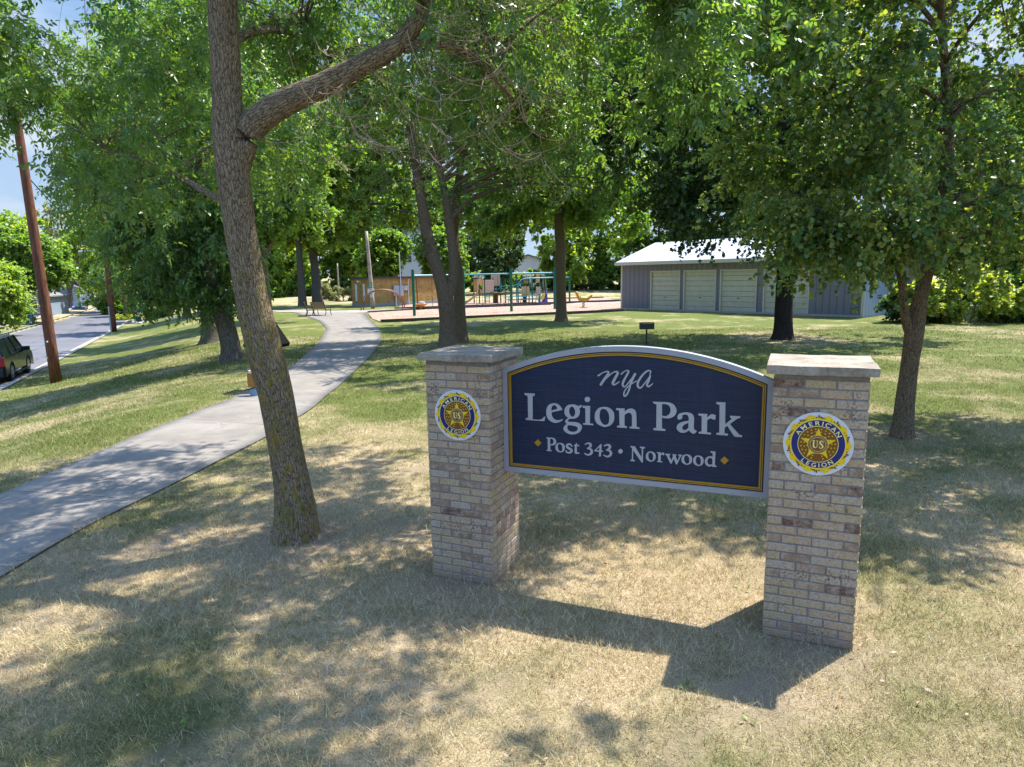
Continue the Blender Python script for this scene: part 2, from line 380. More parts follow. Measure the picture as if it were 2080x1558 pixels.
def roadmat():
    t = NT('asphalt'); co = t.co(); n1 = t.noise(co, .35, 5, .6); n2 = t.noise(co, 40, 3, .8)
    c = t.mix(t.ramp(n1, [(.3, 0), (.7, 1)]), (.095, .094, .105), (.14, .137, .15)); c = t.mix(t.ramp(n2, [(.4, .4), (.6, 0)]), c, (.055, .055, .06))
    v = t.n('TexVoronoi', feature='DISTANCE_TO_EDGE'); v.inputs['Scale'].default_value = .22; t.l(t.co((1, 1.6, 1)), v.inputs[0])
    c = t.mix(t.ramp(v.outputs[0], [(0, .8), (.012, 0)]), c, (.045, .045, .05)); t.base(c, .85, .3); return t.m
def offs(d):
    out = []
    for i in range(len(KERB)):
        a = KERB[max(i-1, 0)]; b = KERB[min(i+1, len(KERB)-1)]; u = (b-a)/np.hypot(*(b-a)); out.append((KERB[i][0]-u[1]*d, KERB[i][1]+u[0]*d))
    return out
zf = lambda X, Y: zroad(Y)
strip('road', offs(-.02), offs(ROADW+.02), roadmat(), 160, 9, 0, zf=zf)
M_KERB = concmat('kerb_concrete', (.27, .24, .20), (.36, .33, .28), 3.)
strip('kerb', offs(-.02), offs(-.24), M_KERB, 200, 3, .14, zf=zf)
strip('gutter', offs(.0), offs(.42), M_KERB, 200, 3, .006, zf=zf)
strip('kerb', offs(ROADW+.24), offs(ROADW+.02), M_KERB, 200, 3, .14, zf=zf)
strip('gutter', offs(ROADW), offs(ROADW-.42), M_KERB, 200, 3, .006, zf=zf)
strip('pavement', offs(ROADW+3.4), offs(ROADW+2.0), M_KERB, 200, 3, .05)
GLYPHS={"L":[[[816,1696,1],[911,1696,1],[909,1678,1],[890,1673,1],[888,1467,1],[947,1469,0],[975,1478,0],[996,1499,1],[1006,1499,1],[997,1460,1],[825,1460,1],[825,1474,1],[847,1479,1],[846,1673,1],[817,1682,1]]],"e":[[[1160,1570,1],[1062,1542,1],[1066,1510,0],[1084,1485,0],[1111,1475,0],[1138,1479,0],[1160,1489,1],[1163,1481,1],[1137,1463,0],[1098,1452,0],[1056,1462,0],[1026,1490,0],[1016,1530,0],[1020,1571,0],[1039,1604,0],[1073,1620,0],[1112,1619,0],[1138,1602,0],[1156,1579,0]],[[1059,1556,1],[1115,1574,1],[1110,1594,0],[1094,1607,0],[1074,1601,0],[1062,1581,0]]],"g":[[[1291,1612,1],[1312,1613,0],[1318,1620,1],[1332,1620,1],[1322,1595,1],[1309,1596,1],[1316,1567,0],[1309,1532,0],[1285,1509,0],[1256,1499,0],[1230,1498,1],[1212,1486,0],[1211,1474,0],[1225,1468,0],[1271,1470,0],[1312,1461,0],[1332,1437,0],[1326,1405,0],[1297,1376,0],[1247,1362,0],[1199,1372,0],[1173,1396,0],[1173,1419,0],[1188,1439,0],[1205,1448,1],[1189,1461,0],[1189,1481,0],[1215,1503,1],[1191,1522,0],[1180,1550,0],[1186,1587,0],[1212,1613,0],[1248,1621,0],[1277,1619,0]],[[1245,1605,0],[1265,1592,0],[1276,1561,0],[1271,1530,0],[1250,1514,0],[1233,1524,0],[1221,1555,0],[1225,1587,0]],[[1218,1441,0],[1271,1437,0],[1297,1423,0],[1291,1399,0],[1259,1384,0],[1223,1388,0],[1203,1410,0],[1206,1430,0]]],"i":[[[1339,1615,1],[1405,1617,1],[1403,1467,1],[1432,1467,1],[1431,1455,1],[1345,1455,1],[1345,1466,1],[1366,1469,1],[1364,1597,1],[1340,1602,1]],[[1382,1694,0],[1399,1688,0],[1405,1673,0],[1398,1657,0],[1382,1650,0],[1366,1655,0],[1359,1670,0],[1366,1687,0]]],"o":[[[1529,1617,0],[1569,1610,0],[1600,1585,0],[1611,1549,0],[1606,1501,0],[1583,1469,0],[1558,1455,0],[1527,1448,0],[1479,1464,0],[1453,1491,0],[1446,1524,0],[1453,1570,0],[1484,1606,0]],[[1518,1601,0],[1543,1595,0],[1562,1571,0],[1570,1538,0],[1566,1487,0],[1541,1464,0],[1507,1478,0],[1487,1521,0],[1489,1572,0],[1500,1593,0]]],"n":[[[1627,1612,1],[1697,1613,1],[1697,1587,1],[1724,1609,0],[1757,1616,0],[1784,1602,0],[1794,1570,0],[1798,1466,1],[1821,1464,1],[1820,1452,1],[1741,1452,1],[1741,1463,1],[1761,1468,1],[1759,1556,0],[1746,1579,0],[1724,1579,0],[1697,1561,1],[1698,1468,1],[1718,1466,1],[1717,1452,1],[1637,1452,1],[1637,1464,1],[1658,1467,1],[1653,1594,1],[1628,1601,1]]],"P":[[[1928,1684,1],[2004,1685,1],[2048,1685,0],[2092,1670,0],[2116,1627,0],[2105,1586,0],[2072,1561,0],[2034,1555,0],[2001,1558,1],[2004,1467,1],[2031,1465,1],[2031,1451,1],[1936,1452,1],[1936,1465,1],[1959,1469,1],[1958,1663,1],[1930,1673,1]],[[2000,1669,1],[2021,1671,0],[2049,1665,0],[2066,1646,0],[2070,1621,0],[2061,1592,0],[2039,1575,0],[2020,1572,0],[2002,1574,1]]],"a":[[[2125,1571,0],[2134,1594,0],[2169,1610,0],[2212,1612,0],[2242,1598,0],[2253,1568,0],[2252,1501,0],[2261,1476,0],[2277,1469,1],[2264,1450,0],[2251,1446,0],[2232,1454,0],[2218,1471,1],[2189,1451,0],[2157,1447,0],[2129,1464,0],[2121,1491,0],[2136,1518,0],[2171,1536,0],[2213,1546,1],[2213,1571,0],[2202,1593,0],[2180,1596,0],[2162,1587,0],[2162,1568,0],[2146,1553,0],[2130,1555,0]],[[2212,1532,1],[2177,1512,0],[2163,1489,0],[2172,1470,0],[2194,1471,0],[2213,1492,1]]],"r":[[[2286,1609,1],[2353,1610,1],[2352,1578,1],[2371,1601,0],[2392,1611,0],[2417,1604,1],[2414,1571,1],[2398,1571,1],[2377,1578,0],[2353,1561,1],[2355,1464,1],[2385,1462,1],[2384,1449,1],[2293,1451,1],[2292,1462,1],[2314,1466,1],[2312,1590,1],[2286,1598,1]]],"k":[[[2419,1709,1],[2485,1710,1],[2489,1537,1],[2538,1585,1],[2523,1595,1],[2523,1607,1],[2598,1608,1],[2596,1596,1],[2578,1590,1],[2523,1543,1],[2595,1463,1],[2616,1459,1],[2615,1446,1],[2568,1446,1],[2552,1459,0],[2506,1528,1],[2486,1510,1],[2486,1467,1],[2512,1464,1],[2511,1450,1],[2427,1451,1],[2427,1464,1],[2448,1468,1],[2444,1688,1],[2419,1696,1]]],"t":[[[1261,1266,1],[1280,1280,1],[1285,1290,1],[1289,1291,1],[1288,1273,1],[1308,1273,1],[1306,1263,1],[1287,1263,1],[1288,1216,0],[1294,1207,0],[1310,1208,1],[1310,1201,1],[1294,1195,0],[1275,1198,0],[1269,1212,0],[1271,1263,1]]],"four":[[[1498,1298,1],[1504,1294,1],[1502,1242,1],[1517,1241,1],[1514,1232,1],[1501,1232,1],[1499,1192,1],[1482,1190,1],[1484,1231,1],[1443,1232,1],[1443,1238,1]],[[1486,1240,1],[1487,1274,1],[1456,1242,1]]],"d":[[[2387,1314,1],[2423,1313,1],[2422,1204,1],[2435,1198,1],[2433,1190,1],[2403,1189,1],[2404,1201,1],[2383,1189,0],[2356,1199,0],[2345,1232,0],[2360,1262,0],[2386,1273,0],[2404,1267,1],[2404,1297,1],[2388,1305,1]],[[2403,1253,1],[2381,1261,0],[2365,1240,0],[2369,1212,0],[2388,1203,0],[2404,1212,1]]],"w":[[[2035,1262,1],[2073,1262,1],[2072,1253,1],[2063,1251,1],[2084,1211,1],[2098,1249,1],[2091,1261,1],[2123,1262,1],[2122,1254,1],[2115,1252,1],[2132,1209,1],[2149,1253,1],[2138,1259,1],[2138,1264,1],[2166,1264,1],[2165,1255,1],[2158,1253,1],[2130,1183,1],[2122,1182,1],[2103,1228,1],[2086,1186,1],[2077,1186,1],[2044,1251,1],[2035,1254,1]]],"N":[[[1750,1302,1],[1785,1301,1],[1844,1212,1],[1844,1290,1],[1829,1295,1],[1829,1303,1],[1869,1302,1],[1870,1295,1],[1854,1289,1],[1853,1171,1],[1846,1171,1],[1772,1270,1],[1772,1190,1],[1787,1183,1],[1788,1175,1],[1751,1176,1],[1751,1184,1],[1763,1189,1],[1764,1289,1],[1750,1294,1]]],"dl":[[[935,1293,1],[967,1264,1],[935,1231,1],[902,1261,1]]],"dr":[[[2493,1281,1],[2526,1252,1],[2494,1217,1],[2462,1248,1]]],"dot":[[[1666,1269,0],[1679,1264,0],[1685,1252,0],[1679,1238,0],[1667,1231,0],[1654,1236,0],[1648,1248,0],[1654,1262,0]]]}
STROKES={"nya":[[[1476,1878,15],[1506,1899,9],[1534,1912,9],[1554,1914,13],[1561,1902,17],[1546,1877,21],[1518,1837,21],[1496,1803,19]],[[1498,1809,10],[1532,1846,8],[1582,1895,10],[1609,1913,10],[1628,1916,14],[1638,1904,19],[1620,1869,21],[1599,1827,21],[1600,1810,15],[1618,1811,12],[1650,1834,8]],[[1668,1899,13],[1689,1918,8],[1713,1930,10],[1727,1924,14],[1721,1906,16],[1703,1873,16],[1683,1831,18],[1680,1806,15],[1695,1794,12],[1717,1816,10],[1749,1861,9]],[[1780,1903,19],[1762,1867,20],[1744,1820,17],[1734,1776,14],[1718,1737,14],[1699,1716,12],[1690,1730,12],[1698,1763,10],[1728,1803,8],[1755,1823,8],[1793,1847,8]],[[1900,1908,10],[1906,1924,11],[1895,1936,11],[1866,1923,15],[1827,1878,16],[1803,1828,17],[1809,1796,15],[1831,1795,12],[1865,1839,9],[1904,1892,11]],[[1903,1895,13],[1891,1854,17],[1878,1821,16],[1889,1805,13],[1908,1817,11],[1924,1832,7]]],"s":[[[1245,1256,9],[1233,1271,13],[1217,1273,15],[1201,1264,19],[1201,1248,20],[1218,1237,21],[1239,1225,20],[1240,1210,19],[1220,1198,14],[1199,1201,12],[1189,1214,10]]],"three":[[[1362,1284,9],[1382,1295,12],[1405,1292,19],[1410,1276,21],[1399,1261,15],[1380,1250,7]],[[1380,1250,7],[1409,1246,17],[1420,1226,21],[1411,1206,19],[1386,1194,13],[1358,1204,9]]]}
COPIES=[["P",[1928,1451,2116,1685],[1012,1198,1103,1317]],["o",[1446,1448,1611,1617],[1097,1195,1180,1278]],["o",[1446,1448,1611,1617],[1878,1186,1957,1270]],["r",[2286,1449,2417,1611],[1967,1188,2026,1270]],["o",[1446,1448,1611,1617],[2164,1187,2246,1271]],["o",[1446,1448,1611,1617],[2256,1185,2335,1270]]]
THREE_SHIFT=(166,0)

# ------------------------------------------------------------------ the sign: two brick pillars and a carved panel
SX, SY, SYAW = -.7555, 5.7722, -.4006
PH, PW = 1.9941, .61; GAP = 2.2209
def brickmat():
    t = NT('pillar_brick'); v = t.attr('v'); co = t.co(); n = t.noise(co, 14, 5, .7); n2 = t.noise(co, 55, 4, .75); n3 = t.noise(co, 5, 3)
    c = t.ramp(v, [(0, (.40, .325, .24)), (.2, (.41, .30, .19)), (.42, (.26, .175, .115)), (.55, (.41, .315, .18)), (.70, (.31, .22, .15)), (.80, (.225, .135, .075)), (.93, (.12, .06, .045))], 'CONSTANT')
    c = t.mix(t.ramp(n, [(.38, .7), (.55, 0)]), c, (.45, .375, .29))
    c = t.mix(t.ramp(n2, [(.48, 0), (.62, .75)]), c, (.24, .165, .125))
    spk = t.math('MULTIPLY', t.ramp(n2, [(.5, 0), (.56, 1)]), t.ramp(n3, [(.55, 0), (.66, .9)])); c = t.mix(spk, c, (.10, .05, .04))
    sxz = t.n('SeparateXYZ'); t.l(co, sxz.inputs[0]); sp = t.math('MULTIPLY', t.ramp(t.math('ADD', sxz.outputs[2], t.math('MULTIPLY', n, .16)), [(.08, .55), (.26, 0)]), 1.); c = t.mix(sp, c, (.17, .125, .085))
    t.base(c, .9, .2); t.bump(t.math('ADD', n2, n), .8, .006); return t.m
M_BRICK = brickmat()
M_MORT = paint('mortar', (.20, .195, .195), .95, .18, 30, .004)
def stonemat():
    t = NT('cap_stone'); co = t.co(); n = t.noise(co, 6, 6, .7); n2 = t.noise(t.co((1, 3, 1)), 22, 5, .75)
    c = t.ramp(n, [(.3, (.17, .14, .11)), (.5, (.30, .255, .205)), (.75, (.41, .36, .305))]); c = t.mix(t.ramp(n2, [(.5, 0), (.68, .75)]), c, (.14, .13, .12))
    geo = t.n('NewGeometry'); t.base(c, .9, .2); t.bump(t.math('ADD', n, n2), .9, .012); return t.m
M_STONE = stonemat()
M_PEWH = paint('emblem_white', (.56, .58, .63), .35, .04)
M_PEYE = paint('emblem_yellow', (.72, .50, .006), .35, .06)
M_PEOR = paint('emblem_shading_brown', (.17, .062, .008), .4, .1)
M_PEBL = paint('emblem_blue', (.005, .012, .13), .35, .06)
M_PECR = paint('emblem_cream', (.80, .70, .28), .35, .03)
def circ(r, n=72, cx=0, cz=0): return [(cx+r*math.cos(2*math.pi*i/n), cz+r*math.sin(2*math.pi*i/n)) for i in range(n)]
def text_verts(ch, size, serif=False):
    cu = bpy.data.curves.new('t', 'FONT'); cu.body = ch; cu.size = size; cu.align_x = 'CENTER'; cu.offset = size*.012
    o = bpy.data.objects.new('t', cu); COL.objects.link(o)
    me = bpy.data.meshes.new_from_object(o.evaluated_get(bpy.context.evaluated_depsgraph_get()))
    V = [tuple(v.co) for v in me.vertices]; Fc = [tuple(p.vertices) for p in me.polygons]
    bpy.data.objects.remove(o); bpy.data.curves.remove(cu); bpy.data.meshes.remove(me); return V, Fc
def emblem(parent, cx, cz, R, y0):
    """round badge on the front face; local -y is towards the viewer"""
    S = R/.225
    b = MB(); b.prism(circ(R, 96), 0, -.006, 'y')
    root = b.build('emblem', M_PEWH, parent); root.location = (cx, y0, cz)
    # jagged sunburst
    b = MB(); pts = []; N = 120
    for i in range(N*2):
        a = 2*math.pi*i/(2*N); ph = (i % 24)/24.; peak = 1-abs(ph-.5)*2
        r = (.190+.0215*peak**1.5 + (.003 if (i//2) % 2 else 0))*S; pts.append((r*math.sin(a), r*math.cos(a)))
    b.prism(pts, -.0062, -.0075, 'y'); b.build('sunburst', M_PEYE, root)
    b = MB(); rr = random.Random(5)
    for i in range(10):
        a0 = 2*math.pi*(i/10.)
        for k, (da, w, l0, l1) in enumerate(((-.0, .012, .186, .208), (.075, .010, .182, .200), (.13, .008, .182, .195), (-.09, .008, .184, .197), (.19, .007, .182, .192), (-.2, .006, .182, .191))):
            a = a0+da; c, s_ = math.cos(a), math.sin(a)
            q = [(-w/2, l0), (w/2, l0), (w/2, l1-.006), (-w/2, l1)]
            b.prism([((x*c+y*s_)*S, (-x*s_+y*c)*S) for x, y in q], -.0076, -.0082, 'y')
    b.build('sunburst_shading', M_PEOR, root)
    b = MB(); b.prism(circ(.1745*S, 96), -.0083, -.0090, 'y'); b.build('gold_ring', M_PECR, root)
    b = MB(); b.prism(circ(.1710*S, 96), -.0091, -.0098, 'y'); b.build('blue_ring', M_PEBL, root)
    b = MB(); b.prism(circ(.130*S, 96), -.0099, -.0105, 'y'); b.build('gold_ring', M_PECR, root)
    b = MB(); b.prism(circ(.126*S, 96), -.0106, -.0112, 'y'); b.build('brown_field', M_PEOR, root)
    # wreath: rows of small leaves
    b = MB()
    for sd in (-1, 1):
        for row, (r0, n) in enumerate(((.108, 11), (.088, 9), (.069, 6))):
            for i in range(n):
                a = math.radians(20+ (150/(n-1))*i)*sd; px, pz = r0*math.sin(a), -r0*math.cos(a); da = a*1. + sd*(math.pi/2+.5)
                ux, uz = math.sin(da), -math.cos(da); L_, w = .015, .0042
                q = [(px-ux*L_/2, pz-uz*L_/2), (px+uz*w, pz-ux*w), (px+ux*L_/2, pz+uz*L_/2), (px-uz*w, pz+ux*w)]
                b.prism([(x*S, z*S) for x, z in q], -.0113, -.0113-.0002*(1+row), 'y')
    b.build('wreath', M_PEYE, root)
    b = MB(); st = []
    for i in range(10):
        r = .117 if i % 2 == 0 else .047; a = math.pi*i/5; st.append((r*math.sin(a)*S, r*math.cos(a)*S))
    b.prism(st, -.0120, -.0126, 'y'); b.build('star', M_PEYE, root)
    b = MB(); b.prism(circ(.066*S, 64), -.0127, -.0131, 'y'); b.build('gold_ring', M_PECR, root)
    b = MB(); b.prism(circ(.0635*S, 64), -.0132, -.0136, 'y'); b.build('brown_field', M_PEOR, root)
    b = MB()
    for i in range(36):
        a = 2*math.pi*i/36; b.prism(circ(.0018*S, 6, .057*S*math.cos(a), .057*S*math.sin(a)), -.0137, -.0140, 'y')
    for r, z in ((.0505, 0), (.0485, 1)): pass
    b.build('bead_ring', M_PECR, root)
    b = MB(); b.prism(circ(.0505*S, 64), -.0137, -.0140, 'y'); b.build('gold_ring', M_PECR, root)
    b = MB(); b.prism(circ(.0485*S, 64), -.0141, -.0144, 'y'); b.build('brown_field', M_PEOR, root)
    # lettering
    b = MB()
    def ring_text(word, rad, a0, a1, size, up):
        ws = {'I': .55, 'M': 1.25, 'N': 1.1, 'G': 1.1, 'O': 1.12, 'L': .9, 'E': .95}
        tot = [ws.get(c, 1.) for c in word]; acc = 0; full = sum(tot)
        for c, w in zip(word, tot):
            a = math.radians(a0 + (a1-a0)*(acc+w/2)/full); acc += w
            V, Fc = text_verts(c, size*S); out = []
            for x, y, _ in V:
                x *= 1.18
                rr_ = rad*S + y if up else rad*S - y
                ang = a + (x/(rad*S) if up else -x/(rad*S))
                out.append((rr_*math.sin(ang), -.0101, rr_*math.cos(ang)))
            b.add(out, Fc)
    ring_text('AMERICAN', .1345, -68, 68, .042, True)
    ring_text('LEGION', .1650, 223, 137, .042, False)
    b.build('emblem_lettering', M_PECR, root)
    b = MB()
    def stroke_poly(pts, y): b.prism([(x*S, z*S) for x, z in pts], -.0145, y, 'y')
    # U . S in roman letters
    stroke_poly([(-.036, .027), (-.018, .027), (-.018, .023), (-.0225, .023), (-.0225, -.012), (-.020, -.019), (-.014, -.022), (-.014, -.027), (-.024, -.026), (-.0305, -.020), (-.032, -.012), (-.032, .023), (-.036, .023)], -.0150)
    stroke_poly([(-.011, .027), (.001, .027), (.001, .023), (-.003, .023), (-.003, -.013), (-.006, -.022), (-.0145, -.027), (-.0145, -.022), (-.009, -.019), (-.0065, -.012), (-.0065, .023), (-.011, .023)], -.0152)
    stroke_poly([(.003, .002), (.007, .002), (.007, -.003), (.003, -.003)], -.0150)
    sp = [(.033, .012, .003), (.031, .023, .005), (.022, .026, .006), (.014, .020, .009), (.015, .009, .010), (.024, -.001, .011), (.031, -.011, .010), (.029, -.021, .008), (.020, -.026, .005), (.011, -.022, .005), (.010, -.012, .003)]
    for k, poly in enumerate(strip_polys([(x, z, w) for x, z, w in sp])): stroke_poly(poly, -.0150-.0001*(k % 3))
    b.build('emblem_initials', M_PECR, root)
    return root
def crom(P, sub=6, closed=False):
    """catmull-rom through points given as tuples of any length"""
    P = [np.array(p, float) for p in P]; n = len(P); out = []
    for i in range(n if closed else n-1):
        g = lambda k: P[k % n] if closed else P[min(max(k, 0), n-1)]
        p0, p1, p2, p3 = g(i-1), g(i), g(i+1), g(i+2)
        for s in range(sub):
            t = s/sub; out.append(.5*((2*p1)+(-p0+p2)*t+(2*p0-5*p1+4*p2-p3)*t*t+(-p0+3*p1-3*p2+p3)*t**3))
    if not closed: out.append(P[-1])
    return out
def strip_polys(pts):
    """a brush stroke (x, z, width) as convex quads plus round ends"""
    C_ = crom(pts, 5); L_, R_ = [], []
    for i, p in enumerate(C_):
        d = C_[min(i+1, len(C_)-1)][:2]-C_[max(i-1, 0)][:2]; d = d/(np.hypot(*d)+1e-9); n = np.array([-d[1], d[0]])*p[2]/2
        L_.append(tuple(p[:2]+n)); R_.append(tuple(p[:2]-n))
    out = [[R_[i], R_[i+1], L_[i+1], L_[i]] for i in range(len(C_)-1)]
    for p in (C_[0], C_[-1]): out.append(circ(p[2]/2, 12, p[0], p[1]))
    return out

def brickpillar(ox, label, base_drop=.02):
    root = empty('brick_pillar', (SX+ox*math.cos(SYAW), SY+ox*math.sin(SYAW), 0), SYAW, label, 'pillar', 'brick pillars holding the park sign')
    D = .6143; W = PW
    m = MB(); m.box(.006, .006, -.25, W-.006, D-.006, PH-.002)
    m.build('mortar', M_MORT, root)
    b = MB(); rr = random.Random(int(ox*100)+3); ch = PH/29.5; j = .0105; bh = ch-j
    def brick(face, u0, u1, z, a):
        p = .0 + rr.uniform(-.0015, .0015); t = .012; u0 += rr.uniform(-.0015, .0015); u1 += rr.uniform(-.0015, .0015); z0 = z+rr.uniform(-.001, .001); z1 = z0+bh
        # a brick slip with chamfered, slightly irregular front
        c = .0035; e = lambda: rr.uniform(-.0012, .0012)
        V = [(u0, t, z0), (u1, t, z0), (u1, t, z1), (u0, t, z1), (u0+c+e(), p, z0+c+e()), (u1-c+e(), p, z0+c+e()), (u1-c+e(), p, z1-c+e()), (u0+c+e(), p, z1-c+e()),
             (u0, c+p, z0), (u1, c+p, z0), (u1, c+p, z1), (u0, c+p, z1)]
        Fc = [(4, 5, 6, 7), (8, 9, 5, 4), (9, 10, 6, 5), (10, 11, 7, 6), (11, 8, 4, 7), (0, 1, 9, 8), (1, 2, 10, 9), (2, 3, 11, 10), (3, 0, 8, 11)]
        if face == 0: q = V
        elif face == 1: q = [(W-y, x, z_) for x, y, z_ in V]
        elif face == 2: q = [(W-x, D-y, z_) for x, y, z_ in V]
        else: q = [(y, D-x, z_) for x, y, z_ in V]
        b.add(q, Fc, a)
    for k in range(-2, 30):
        z = k*ch+j*.5
        if z+bh > PH: 
            continue
        for face in range(4):
            L_ = W if face % 2 == 0 else D
            ends = [0, .1, .3015, .5085, L_] if (k+face) % 2 else [0, .2035, .407, L_]
            for i in range(len(ends)-1):
                a = rr.random()*.8 if rr.random() < .78 else rr.random()
                if k < 6 and rr.random() < .6: a = .56+rr.random()*.12  # lower courses mostly yellower: sunlit tone put into the brick colour
                g0 = 0 if i == 0 else j/2; g1 = 0 if i == len(ends)-2 else j/2
                brick(face, ends[i]+g0+(.0 if i else .0), ends[i+1]-g1, z, a)
    zt_ = 29*ch+j*.5
    b.build('brickwork', M_BRICK, root)
    c = MB(); o = .0487; t = .0616
    c.box(-o, -o, PH, W+o, D+o, PH+t)
    cap = c.build('cap', M_STONE, root)
    bm = bmesh.new(); bm.from_mesh(cap.data); bmesh.ops.subdivide_edges(bm, edges=bm.edges, cuts=9, use_grid_fill=True)
    for v in bm.verts:
        q = v.co*9; d = mnoise.noise_vector(q+Vector((ox*5, 0, 0)))
        edge = sum((abs(v.co.x-(-o)) < 1e-4, abs(v.co.x-(W+o)) < 1e-4, abs(v.co.y+o) < 1e-4, abs(v.co.y-(D+o)) < 1e-4, abs(v.co.z-PH-t) < 1e-4, abs(v.co.z-PH) < 1e-4))
        v.co += d*.0035*(1.9 if edge > 1 else 1)
    bm.to_mesh(cap.data); bm.free()
    bv = cap.modifiers.new('bevel', 'BEVEL'); bv.width = .004; bv.segments = 2; bv.angle_limit = .7
    return root
PL = brickpillar(0, 'farther brick pillar at the left end of the sign, two of its faces visible')
PR = brickpillar(PW+GAP, 'brick pillar at the right end of the sign, nearest the camera, one broad face visible')
emblem(PL, .306, 1.525, .221, -.001)
emblem(PR, 3.138-PW-GAP, 1.505, .226, -.001)

# panel
def panelmat():
    t = NT('navy_grained_panel'); co = t.co((.9, 1, 26)); n = t.noise(co, 3.2, 6, .7, .2); n2 = t.noise(t.co(), 3, 3)
    c = t.ramp(n, [(.3, (.0032, .0072, .0235)), (.5, (.006, .014, .046)), (.72, (.013, .0255, .070))]); c = t.mix(t.ramp(n2, [(.4, 0), (.8, .3)]), c, (.018, .026, .062))
    ns = t.noise(t.co((14, 1, .6)), 2.2, 5, .7); c = t.mix(t.ramp(ns, [(.55, 0), (.8, .22)]), c, (.06, .065, .08))
    t.base(c, .5, .35); t.bump(n, .9, .006); return t.m
M_NAVY = panelmat()
M_FRAME = paint('panel_frame_paint', (.29, .30, .335), .5, .06, 5)
M_GOLD = paint('panel_gold', (.36, .20, .015), .42, .08, 20)
M_LET = paint('panel_letter_grey', (.35, .36, .39), .45, .05, 9)
def edge_z(x, inset):
    """top curve: circle through the two corners and the crown"""
    x0, x1, ze, za = .61, 2.829, 1.897, 2.128; hw = (x1-x0)/2; sg = za-ze; R = (hw*hw+sg*sg)/(2*sg); cx = (x0+x1)/2; cz = za-R
    return cz+math.sqrt((R-inset)**2-(x-cx)**2)
def outline(ins, n=40):
    x0, x1 = .613+ins, 2.829-ins; pts = [(x0, .98+ins), (x1, .98+ins)]
    for i in range(n+1):
        x = x1+(x0-x1)*i/n; pts.append((x, edge_z(x, ins)))
    return pts
def ringmesh(b, i0, i1, y0, y1):
    A, B = outline(i0), outline(i1); n = len(A)
    for i in range(n):
        j = (i+1) % n
        q = [A[i], A[j], B[j], B[i]]
        V = [(x, y0, z) for x, z in q]+[(x, y1, z) for x, z in q]; b.add(V, [(0, 1, 2, 3), (7, 6, 5, 4), (0, 4, 5, 1), (2, 6, 7, 3)])
sign = empty('park_sign', (SX, SY, 0), SYAW, 'navy arched wooden park sign with grey frame and pale lettering between the two brick pillars', 'sign')
PY = .2764
b = MB(); b.prism(outline(.042), PY+.014, PY+.06, 'y'); b.build('panel', M_NAVY, sign)
b = MB(); ringmesh(b, 0, .044, PY, PY+.074); b.build('frame', M_FRAME, sign)
b = MB(); ringmesh(b, .054, .062, PY+.006, PY+.0135); ringmesh(b, .0665, .078, PY+.005, PY+.0135); b.build('gold_border', M_GOLD, sign)
b = MB(); b.box(.613, PY+.075, 1.1, 2.829, PY+.13, 1.18); b.box(.613, PY+.075, 1.68, 2.829, PY+.13, 1.76); b.build('back_rail', M_FRAME, sign)
def glyph_loop(l):
    pts = [(x, z) for x, z, c in l]; fl = [c for x, z, c in l]; n = len(pts); out = []
    for i in range(n):
        j = (i+1) % n; p1, p2 = np.array(pts[i]), np.array(pts[j])
        out.append(tuple(p1))
        if fl[i] and fl[j]: continue
        p0 = np.array(pts[i-1]) if not fl[i] else p1; p3 = np.array(pts[(j+1) % n]) if not fl[j] else p2
        for s in range(1, 4):
            t = s/4; out.append(tuple(.5*((2*p1)+(-p0+p2)*t+(2*p0-5*p1+4*p2-p3)*t*t+(-p0+3*p1-3*p2+p3)*t**3)))
    return out
def letter(name, loops, mat, h=.004, parent=sign, xf=lambda p: p):
    cu = bpy.data.curves.new(name, 'CURVE'); cu.dimensions = '2D'; cu.fill_mode = 'BOTH'; cu.extrude = h/2; cu.bevel_depth = .0008
    for l in loops:
        pts = [xf(p) for p in glyph_loop(l)]; sp = cu.splines.new('POLY'); sp.points.add(len(pts)-1); sp.use_cyclic_u = True
        for i, (x, z) in enumerate(pts): sp.points[i].co = (x/1000, z/1000, 0, 1)
    o = bpy.data.objects.new(name, cu); COL.objects.link(o)
    me = bpy.data.meshes.new_from_object(o.evaluated_get(bpy.context.evaluated_depsgraph_get())); bpy.data.objects.remove(o); bpy.data.curves.remove(cu)
    V = [(v.co.x, PY+.0135-h/2-.001-v.co.z, v.co.y) for v in me.vertices]; Fc = [tuple(p.vertices) for p in me.polygons]; bpy.data.meshes.remove(me)
    return V, Fc
def strokes(b, S_, dx=0):
    for k, st in enumerate(S_):
        for m_, poly in enumerate(strip_polys([(x+dx, z, w) for x, z, w in st])):
            b.prism([(x/1000, z/1000) for x, z in poly], PY+.0135, PY+.0095-.00025*(k % 4)-.00006*(m_ % 3), 'y')
# three lines of writing
b = MB(); strokes(b, STROKES['nya']); b.build('script_lettering', M_LET, sign)
b = MB()
for g in ('L', 'e', 'g', 'i', 'o', 'n', 'P', 'a', 'r', 'k'): b.add(*letter(g, GLYPHS[g], M_LET))
b.build('main_lettering', M_LET, sign)
b = MB()
def cpy(b, g, s_, d_):
    fx = lambda p: (d_[0]+(p[0]-s_[0])*(d_[2]-d_[0])/(s_[2]-s_[0]), d_[1]+(p[1]-s_[1])*(d_[3]-d_[1])/(s_[3]-s_[1])); b.add(*letter(g, GLYPHS[g], M_LET, xf=fx))
for c in COPIES[:2]: cpy(b, *c)
for g in ('t', 'four'): b.add(*letter(g, GLYPHS[g], M_LET))
strokes(b, STROKES['s']); strokes(b, STROKES['three']); strokes(b, STROKES['three'], THREE_SHIFT[0])
b.build('post_number_lettering', M_LET, sign)
b = MB(); b.add(*letter('dot', GLYPHS['dot'], M_LET)); b.build('dot', M_LET, sign)
b = MB()
